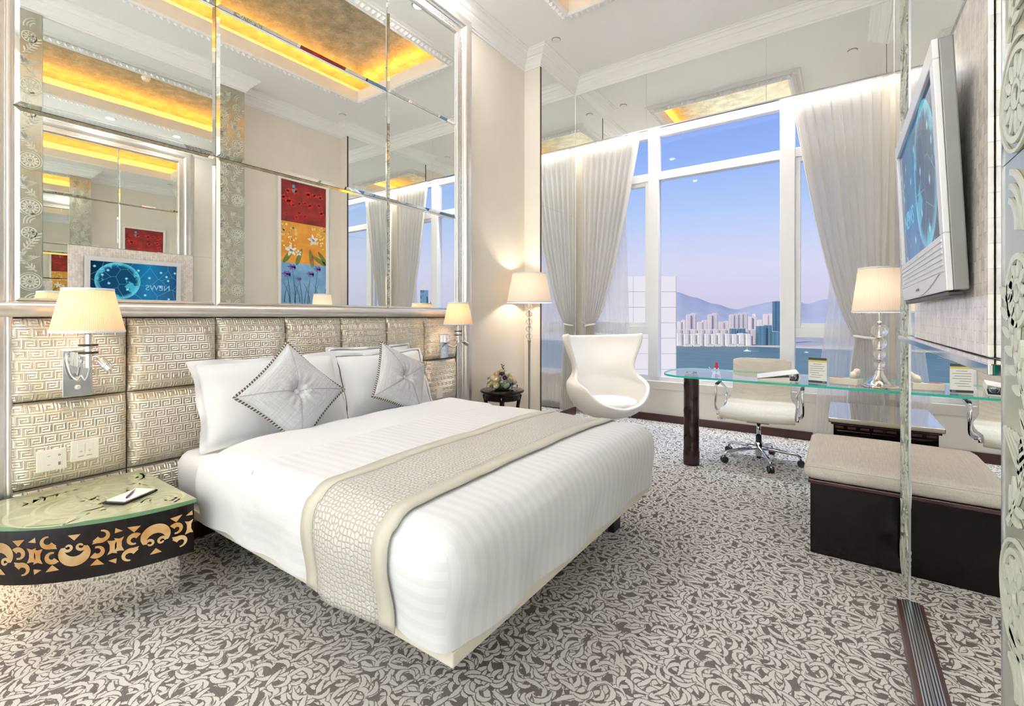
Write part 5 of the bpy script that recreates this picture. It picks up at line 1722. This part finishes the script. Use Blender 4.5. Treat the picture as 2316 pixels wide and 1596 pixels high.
# wedge shaped: spine to the right
A = [(-.14, .0), (.12, .0), (.12, .004), (-.14, .004)]
m.prism([(-.145, 0), (.130, 0), (.130, .004), (-.145, .004)], lambda x, z: (x, -.15, z), lambda x, z: (x, .15, z)); m.build('lower_cover', M['paper'], bd)
MB().prism([(-.145, .012), (.125, .062), (.125, .066), (-.145, .016)], lambda x, z: (x, -.15, z), lambda x, z: (x, .15, z)).build('upper_cover', M['paper'], bd)
MB().prism([(.125, 0), (.132, 0), (.140, .033), (.132, .066), (.125, .066), (.132, .033)], lambda x, z: (x, -.15, z), lambda x, z: (x, .15, z)).build('spine', M['paper'], bd)
MB().prism([(-.130, .0045), (.07, .0045), (.07, .030), (-.130, .0115)], lambda x, z: (x, -.142, z), lambda x, z: (x, .142, z)).build('pages', M['cream_plastic'], bd)
for yy in (-.09, 0, .09):
    pts = [(.095 + .022 * cos(a), yy, .030 + .022 * sin(a)) for a in [2 * pi * k / 14 for k in range(14)]]
    MB().tube(pts, .0025, 6, closed=True).build('ring', M['chrome'], bd, smooth=True)
MB().box(.07, .12, -.12, .12, .0045, .012).build('ring_plate', M['black_plastic'], bd)

lf = thing('leaflet_stand', 'information card with yellow heading in a clear stand on the desk', 'leaflet stand', (-.135, 4.10, ZD + .001), radians(-12))
MB().box(-.062, .062, -.03, .03, 0, .003).build('foot', M['acrylic'], lf)
MB().box(-.060, .060, .0005, .0015, .003, .19).build('holder', M['acrylic'], lf)
cardf = MB().box(-.058, .058, -.004, -.001, .004, .188).build('card', M['paper'], lf)
MB().box(-.058, .058, -.0045, -.004, .170, .188).build('header', M['black_ink'], cardf)
MB().box(-.058, .058, -.0045, -.004, .156, .170).build('yellow_band', M['yellow_ink'], cardf)
MB().box(-.058, .058, -.0045, -.004, .004, .020).build('footer', M['black_ink'], cardf)
for k, (w0, w1) in enumerate(((-.028, .028), (-.048, .046), (-.048, .036), (-.048, .046), (-.048, .010), (-.036, .034), (-.048, .02))):
    z = .140 - k * .016
    MB().box(w0, w1, -.0045, -.004, z, z + .0028).build('text_line', M['grey_ink'], cardf)
MB().box(.030, .050, -.0048, -.0045, .006, .018).build('printed_square', M['grey_ink'], cardf)
# printed back, seen in the mirror
MB().box(-.058, .058, .0016, .0020, .170, .188).build('header', M['black_ink'], cardf)
MB().box(-.058, .058, .0016, .0020, .156, .170).build('yellow_band', M['yellow_ink'], cardf)
MB().box(-.058, .058, .0015, .0017, .02, .156).build('back_sheet', M['paper'], cardf)
MB().box(-.058, .058, .0016, .0020, .004, .020).build('footer', M['black_ink'], cardf)
for k, (w0, w1) in enumerate(((-.028, .028), (-.048, .046), (-.048, .036), (-.048, .046), (-.048, .010))):
    MB().box(w0, w1, .0017, .0021, .140 - k * .02, .1428 - k * .02).build('text_line', M['grey_ink'], cardf)

ph = thing('telephone', 'cream desk telephone with red label strip beside the lamp', 'telephone', (.035, 4.22, ZD + .001), radians(-10))
MB().prism([(-.10, 0), (.10, 0), (.10, .03), (-.10, .05)], lambda y, z: (-.085, y, z), lambda y, z: (.085, y, z)).build('body', M['cream_plastic'], ph, bevel=.006)
hs = MB(); hs.tube([(.055, -.095, .058), (.055, -.07, .078), (.055, -.03, .085), (.055, .03, .088), (.055, .07, .088), (.055, .095, .070)], [.020, .022, .015, .015, .022, .020], 10)
hs.build('handset', M['cream_plastic'], ph, smooth=True)
M_ph = Matrix.Rotation(radians(-5.7), 3, 'X')
for r_ in range(4):
    for c_ in range(3):
        y = .00 + r_ * -.022; x = -.06 + c_ * .024
        zt = .042 - (y + .0) * -.1
        zt = lerp(.05, .03, (y + .10) / .20)
        MB().box(x - .008, x + .008, y - .007, y + .007, zt - .002, zt + .004).build('key', M['grey_plastic'], ph, bevel=.001)
MB().box(-.075, -.005, -.0965, -.082, .048, .0515).build('label_strip', M['red_ink'], ph)
MB().tube([(-.08, .095, .01), (-.07, .14, .006), (-.03, .20, .004), (.04, .26, .004)], .003, 6).build('cord', M['cream_plastic'], ph, smooth=True)
# ================================================================== outside: harbour and far shore, at true distance
SEA = -79.0
def mk_sea():
    t = NT('harbour_water')
    co = t.coord()
    nz = t.noise(t.vmath('MULTIPLY', co, (.012, .045, .0)), 1.0, 5, .6)
    col = t.ramp(nz, [(.3, lin(88, 122, 110)), (.7, lin(116, 146, 130))])
    nm = t.bump(t.noise(t.vmath('MULTIPLY', co, (.15, .3, 0)), 1.0, 3), .25, 1.0)
    return t.done(t.principled(col, .45, 0, nm).outputs[0])
m = MB(); m.grid(lambda u, v: (lerp(-3500, 4500, u), lerp(60, 1400, v), SEA), 4, 4)
sea = m.build('harbour_water', mk_sea(), None); sea['kind'] = 'structure'; sea['label'] = 'blue green harbour water seen from high up'

def facade(name, ca, cb, dx, dz, rough=.6, metal=0.0):
    """vertical and horizontal window stripes too fine to see singly"""
    t = NT(name)
    s = t.sep(t.coord())
    g = t.math('ADD', s[0], s[1])
    a = t.math('LESS_THAN', t.math('FRACT', t.math('MULTIPLY', g, 1.0 / dx)), .45)
    b = t.math('LESS_THAN', t.math('FRACT', t.math('MULTIPLY', s[2], 1.0 / dz)), .5)
    return t.done(t.principled(t.mix(t.math('MULTIPLY', a, b), ca, cb), rough, metal).outputs[0])
FA = dict(white=facade('white_flats', lin(246, 240, 228), lin(190, 178, 168), 5, 3.2), tan=facade('tan_tower', lin(232, 220, 212), lin(178, 170, 176), 6, 3.4),
          pale=facade('pale_block', lin(240, 226, 216), lin(206, 190, 186), 7, 4), blue=facade('blue_glass_tower', lin(92, 136, 158), lin(60, 100, 126), 9, 4, .25, .3), teal=facade('teal_glass_block', lin(110, 150, 164), lin(80, 120, 138), 8, 4, .3, .2))
roofm = simple('city_roof', lin(214, 204, 196), .8)
greenm = simple('shore_trees', lin(84, 112, 84), .9, var=.3, vscale=.2)
yawR = YAW
def tower(u0, u1, vtop, d, mat, label, cat='building', group=None, parts=True, depth=None, vbot=None):
    c = world_pt((u0 + u1) / 2, d, v=VH)
    w = (u1 - u0) / FPX * d; ztop = CAMZ + (VH - vtop) / FPX * d
    dep = depth or max(14.0, w * .8)
    zb = SEA if vbot is None else CAMZ + (VH - vbot) / FPX * d
    t = thing('city_building', label, cat, (c.x, c.y, zb), yawR, group)
    h = ztop - zb
    # stepped body: two wings and a core, so that it reads as a tower and not a slab
    MB().box(-w / 2, w / 2, 0, dep, 0, h * .97).build('body', FA[mat], t)
    MB().box(-w * .28, w * .28, -dep * .10, 0, 0, h * .95).build('bay', FA[mat], t)
    MB().box(-w * .30, w * .30, dep * .25, dep * .75, h * .97, h).build('roof_block', roofm, t)
    return t
# low white waterfront flats
U = 1531.0; k = 0
names = ['leftmost', 'second', 'third', 'fourth', 'fifth', 'sixth', 'seventh', 'eighth', 'ninth', 'tenth', 'eleventh']
while U < 1704 and k < 11:
    tower(U, U + 12.5, 753 + (k % 3), 1285, 'white', 'white waterfront apartment block across the harbour, ' + names[k] + ' in the front row', group='white waterfront blocks')
    # darker recess between blocks
    U += 15.6; k += 1
for k, u in enumerate(range(1528, 1716, 17)):
    tower(u, u + 14, 744 + (k * 5) % 5, 1340, 'pale', 'pale apartment block in the second row behind the waterfront, ' + (names + ['rightmost'])[min(k, 11)] + ' of its row', group='second row apartment blocks')
for (a, b, v, d, mt, lb) in (
        (1555, 1563, 710, 1420, 'tan', 'tan high-rise, left tower of the leftmost pair'), (1564, 1576, 707, 1425, 'tan', 'tan high-rise, right tower of the leftmost pair'),
        (1604, 1611, 710, 1420, 'tan', 'tan high-rise, left tower of the middle pair'), (1612, 1625, 707, 1425, 'tan', 'tan high-rise, right tower of the middle pair'),
        (1653, 1661, 710, 1400, 'tan', 'grey tan high-rise, leftmost of the cluster of four'), (1662, 1671, 709, 1402, 'tan', 'grey tan high-rise, second of the cluster of four'),
        (1672, 1681, 707, 1404, 'tan', 'grey tan high-rise, third of the cluster of four'), (1682, 1692, 706, 1406, 'tan', 'grey tan high-rise, last of the cluster of four'),
        (1694, 1701, 714, 1560, 'pale', 'hazy pink block just right of the tower cluster'), (1703, 1712, 716, 1570, 'pale', 'hazy pink block further right of the tower cluster'),
        (1706, 1710, 708, 1700, 'pale', 'thin pale tower rising above the hazy blocks'), (1730, 1738, 709, 1700, 'pale', 'pale distant tower left of the blue glass tower'), (1740, 1750, 708, 1700, 'pale', 'pale distant tower beside the blue glass tower'),
        (1753, 1766, 678, 1330, 'blue', 'tall blue glass tower by the window mullion'), (1716, 1732, 736, 1290, 'teal', 'teal glass block on the waterfront, left one'), (1733, 1746, 734, 1300, 'teal', 'teal glass block on the waterfront, stepped right one'),
        (1748, 1766, 749, 1290, 'teal', 'low blue glass block at the foot of the glass tower'),
        (1535, 1542, 726, 1500, 'pale', 'pale block left of the first tower pair, left one'), (1544, 1552, 722, 1500, 'pale', 'pale block left of the first tower pair, right one'),
        (1580, 1590, 727, 1500, 'pale', 'pale block between the tower pairs, left one'), (1591, 1601, 723, 1500, 'pale', 'pale block between the tower pairs, right one'),
        (1628, 1638, 727, 1500, 'pale', 'pale block right of the middle tower pair, left one'), (1640, 1650, 725, 1500, 'pale', 'pale block right of the middle tower pair, right one'),
        (1716, 1726, 722, 1620, 'pale', 'pale block above the teal glass blocks'), (1655, 1666, 742, 1312, 'teal', 'dark glazed podium under the tower cluster, left'), (1672, 1686, 742, 1312, 'teal', 'dark glazed podium under the tower cluster, right')):
    tower(a, b, v, d, mt, lb, group='high-rises across the harbour')
# far shore ground and quay
m = MB()
q = [world_pt(1150, 1275, z=SEA + 1.5), world_pt(2500, 1275, z=SEA + 1.5), world_pt(2500, 4200, z=SEA + 1.5), world_pt(1150, 4200, z=SEA + 1.5)]
q2 = [Vector((p.x, p.y, SEA - 3)) for p in q]
m.add(q + q2, [(0, 1, 2, 3), (0, 4, 5, 1), (1, 5, 6, 2), (2, 6, 7, 3), (3, 7, 4, 0)])
g = m.build('far_shore', simple('far_shore_ground', lin(206, 196, 180), .9, var=.2, vscale=.02), None); g['kind'] = 'structure'
for i, (a, b) in enumerate(((1548, 1564), (1568, 1582), (1597, 1613), (1618, 1630), (1645, 1664), (1669, 1680))):
    c = world_pt((a + b) / 2, 1262, z=SEA); w = (b - a) / FPX * 1262
    t = thing('ferry_pier', 'white ferry pier on the far waterfront, ' + names[i] + ' from the cream tower', 'pier', (c.x, c.y, SEA), yawR, 'ferry piers')
    MB().box(-w / 2, w / 2, -4, 10, 0, 4).build('deck', FA['white'], t)
    MB().prism([(-w * .45, 4), (w * .45, 4), (w * .36, 7), (-w * .36, 7)], lambda x, z: (x, -3, z), lambda x, z: (x, 9, z)).build('roof', roofm, t)
# mountains
RIDGE = [(1000, 640), (1300, 622), (1440, 634), (1531, 659), (1573, 671), (1616, 686), (1668, 699), (1702, 689), (1752, 680), (1790, 674), (1823, 686), (1862, 676), (1950, 668), (2060, 676), (2300, 690), (2700, 700)]
mt_mat = simple('hazy_mountain', lin(200, 198, 198), 1.0, var=.10, vscale=.002)  # distance haze is put into the pale base colour
def ridge(fac, d, name, label):
    m = MB()
    us = [lerp(1000, 2700, k / 170) for k in range(171)]
    def fn(a, b):
        u = lerp(1000, 2700, a)
        v = interp(RIDGE, u) + 1.6 * mnoise.noise(Vector((u * .035, 0, d)))
        h = (VH - v) / FPX * d + CAMZ - SEA
        dd = d + (b - .55) * 2600
        prof_ = max(0, 1 - abs(b - .55) / .55) if b < .55 else max(0, 1 - (b - .55) / .45)
        p = world_pt(u, dd, z=0)
        wob = 1 + .16 * mnoise.noise(Vector((u * .02, b * 5, 2))) * (1 - prof_)
        return (p.x, p.y, SEA + h * (prof_ ** .8) * wob)
    m.grid(fn, 170, 16)
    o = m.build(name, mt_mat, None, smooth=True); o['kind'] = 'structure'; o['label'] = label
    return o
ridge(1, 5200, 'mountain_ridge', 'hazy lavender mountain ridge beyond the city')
# cream tower close by on the left
ct = world_pt(1530, 36, z=0)
cream = simple('cream_cladding', lin(238, 232, 218), .75, var=.03, vscale=.3)
tw = thing('cream_tower', 'cream clad office tower rising close outside the window', 'building', (ct.x, ct.y, -30), YAW + radians(1))
ztop = CAMZ + (VH - 625) / FPX * 36
ph_ = 36 * 35.0 / FPX
MB().box(-10, -.02, .05, 9, 0, ztop + 30 - .01).build('core', simple('panel_joint', lin(150, 140, 128), .9), tw)  # darker core, seen in the joints between panels
zt = ztop + 30
k = 0
while k < 11:
    z1 = zt - k * ph_; z0 = z1 - ph_ + .02
    for j in range(3):
        MB().box(-10 + j * 3.34, -10 + (j + 1) * 3.34 - .02, 0, .05, z0, z1).build('cladding_panel', cream, tw)
    MB().box(-.05, 0, .0, 9, z0, z1).build('side_panel', cream, tw)
    k += 1
# boats
def boat(u, v, L, label, mats):
    d = (CAMZ - SEA) * FPX / (v - VH)
    c = world_pt(u, d, z=SEA)
    t = thing('boat', label, 'boat', (c.x, c.y, SEA), radians(10), 'boats on the harbour')
    MB().prism([(-L / 2, .8), (-L * .45, 0), (L * .40, 0), (L / 2, 1.4), (-L / 2, 1.2)], lambda x, z: (x, -L * .12, z), lambda x, z: (x, L * .12, z)).build('hull', mats, t)
    MB().box(-L * .25, L * .15, -L * .09, L * .09, 1.2, L * .22).build('cabin', M['paper'], t)
    MB().tube([(0, 0, L * .2), (-L * .03, 0, L * .55)], L * .02, 6).build('mast', M['paper'], t)
boat(1690, 794, 16, 'small white boat with wake crossing the harbour', M['paper'])
boat(1824, 797, 8, 'tiny boat far right on the harbour', M['paper'])
d = (CAMZ - SEA) * FPX / (794 - VH); c = world_pt(1706, d, z=SEA + .12)
o = MB().box(-18, 10, -.7, .7, 0, .1).build('boat_wake', M['paper'], None); o.location = c; o.rotation_euler = (0, 0, radians(10)); tag(o, 'white wake trailing behind the small boat', 'wake')
# red and white derrick standing in the water just beyond the desk edge
c = world_pt(1620, 330, z=0)
zb_, ztp = CAMZ + (VH - 846) / FPX * 330, CAMZ + (VH - 820) / FPX * 330
dr = thing('derrick', 'red and white lattice derrick rising from the harbour behind the desk', 'crane', (c.x, c.y, SEA), YAW)
hh_ = ztp - SEA
redm = simple('derrick_red', lin(204, 52, 58), .6)
for sx in (-1, 1):
    for sy in (-1, 1):
        MB().tube([(sx * 9.0, sy * 5, 0), (sx * 1.0, sy * .8, hh_ - 3.5)], .30, 6).build('leg', M['paper'], dr)
MB().prism([(-1.3, hh_ - 4.2), (1.3, hh_ - 4.2), (.5, hh_), (-.5, hh_)], lambda x, z: (x, -.9, z), lambda x, z: (x, .9, z)).build('red_head', redm, dr)
for k in range(6):
    z = hh_ - 5.2 - k * 2.2
    w = 1.3 + k * .30
    MB().box(-w, w, -2, -1.6, z, z + .6).build('brace', M['paper'] if k % 2 else redm, dr)
MB().tube([(-1.6, 0, hh_ - 8), (-5.2, 0, hh_ - 3)], .2, 6).build('jib', M['paper'], dr)
MB().box(-9, 9, -6, 6, 0, 3).build('pontoon', redm, dr)

# island side buildings, seen only by way of the headboard mirror
def refl_dir(u):
    r = (u - 1158.0) / FPX
    x = r * cos(YAW) - sin(YAW); y = r * sin(YAW) + cos(YAW)
    return Vector((-x, y))
def island_tower(u0, u1, vtop, d, mat, label, spire=False):
    a, b = refl_dir(u0), refl_dir(u1)
    org = Vector((2 * XMF, 0)); org = Vector((-2 * abs(XMF), 0)); 
    # the virtual eye sits at x = 2*XMF; mirrored back it looks out from the true eye, displaced
    pa = Vector((2 * XMF * -1 + 2 * XMF * 1, 0)) + a * d; pb = b * d
    c = (pa + pb) / 2; w = (pa - pb).length
    ang = math.atan2(c.y, c.x) - pi / 2
    ztop_ = CAMZ + (VH - vtop) / FPX * d
    t = thing('island_tower', label, 'building', (c.x + 2 * XMF * 0, c.y, SEA), ang, 'buildings beyond the right window')
    h = ztop_ - SEA
    if spire:
        MB().box(-w / 2, w / 2, 0, w, 0, h - 26).build('body', FA[mat], t)
        MB().box(-w * .32, w * .32, w * .15, w * .85, h - 26, h - 10).build('setback', FA[mat], t)
        MB().lathe([(w * .18, h - 10), (w * .12, h - 3), (.3, h + 6)], 8, (0, w * .5, 0)).build('crown', FA[mat], t)
        for s_ in (-1, 1): MB().box(s_ * w * .5 - 2, s_ * w * .5 + 2, -1, 3, 0, h - 20).build('pier', FA[mat], t)
    else:
        MB().box(-w / 2, w / 2, 0, w, 0, h - 4).build('body', FA[mat], t)
        MB().box(-w * .2, w * .35, w * .2, w * .8, h - 4, h).build('roof_block', roofm, t)
        MB().box(-w * .3, w * .3, -3, 0, 0, h - 8).build('bay', FA[mat], t)
    return t
island_tower(834, 876, 640, 420, 'pale', 'pale stepped skyscraper with pointed crown seen in the bed mirror', True)
island_tower(966, 984, 641, 300, 'teal', 'grey slab block seen at the right edge of the bed mirror')
island_tower(988, 1012, 668, 320, 'teal', 'lower grey green block beside the grey slab in the bed mirror')
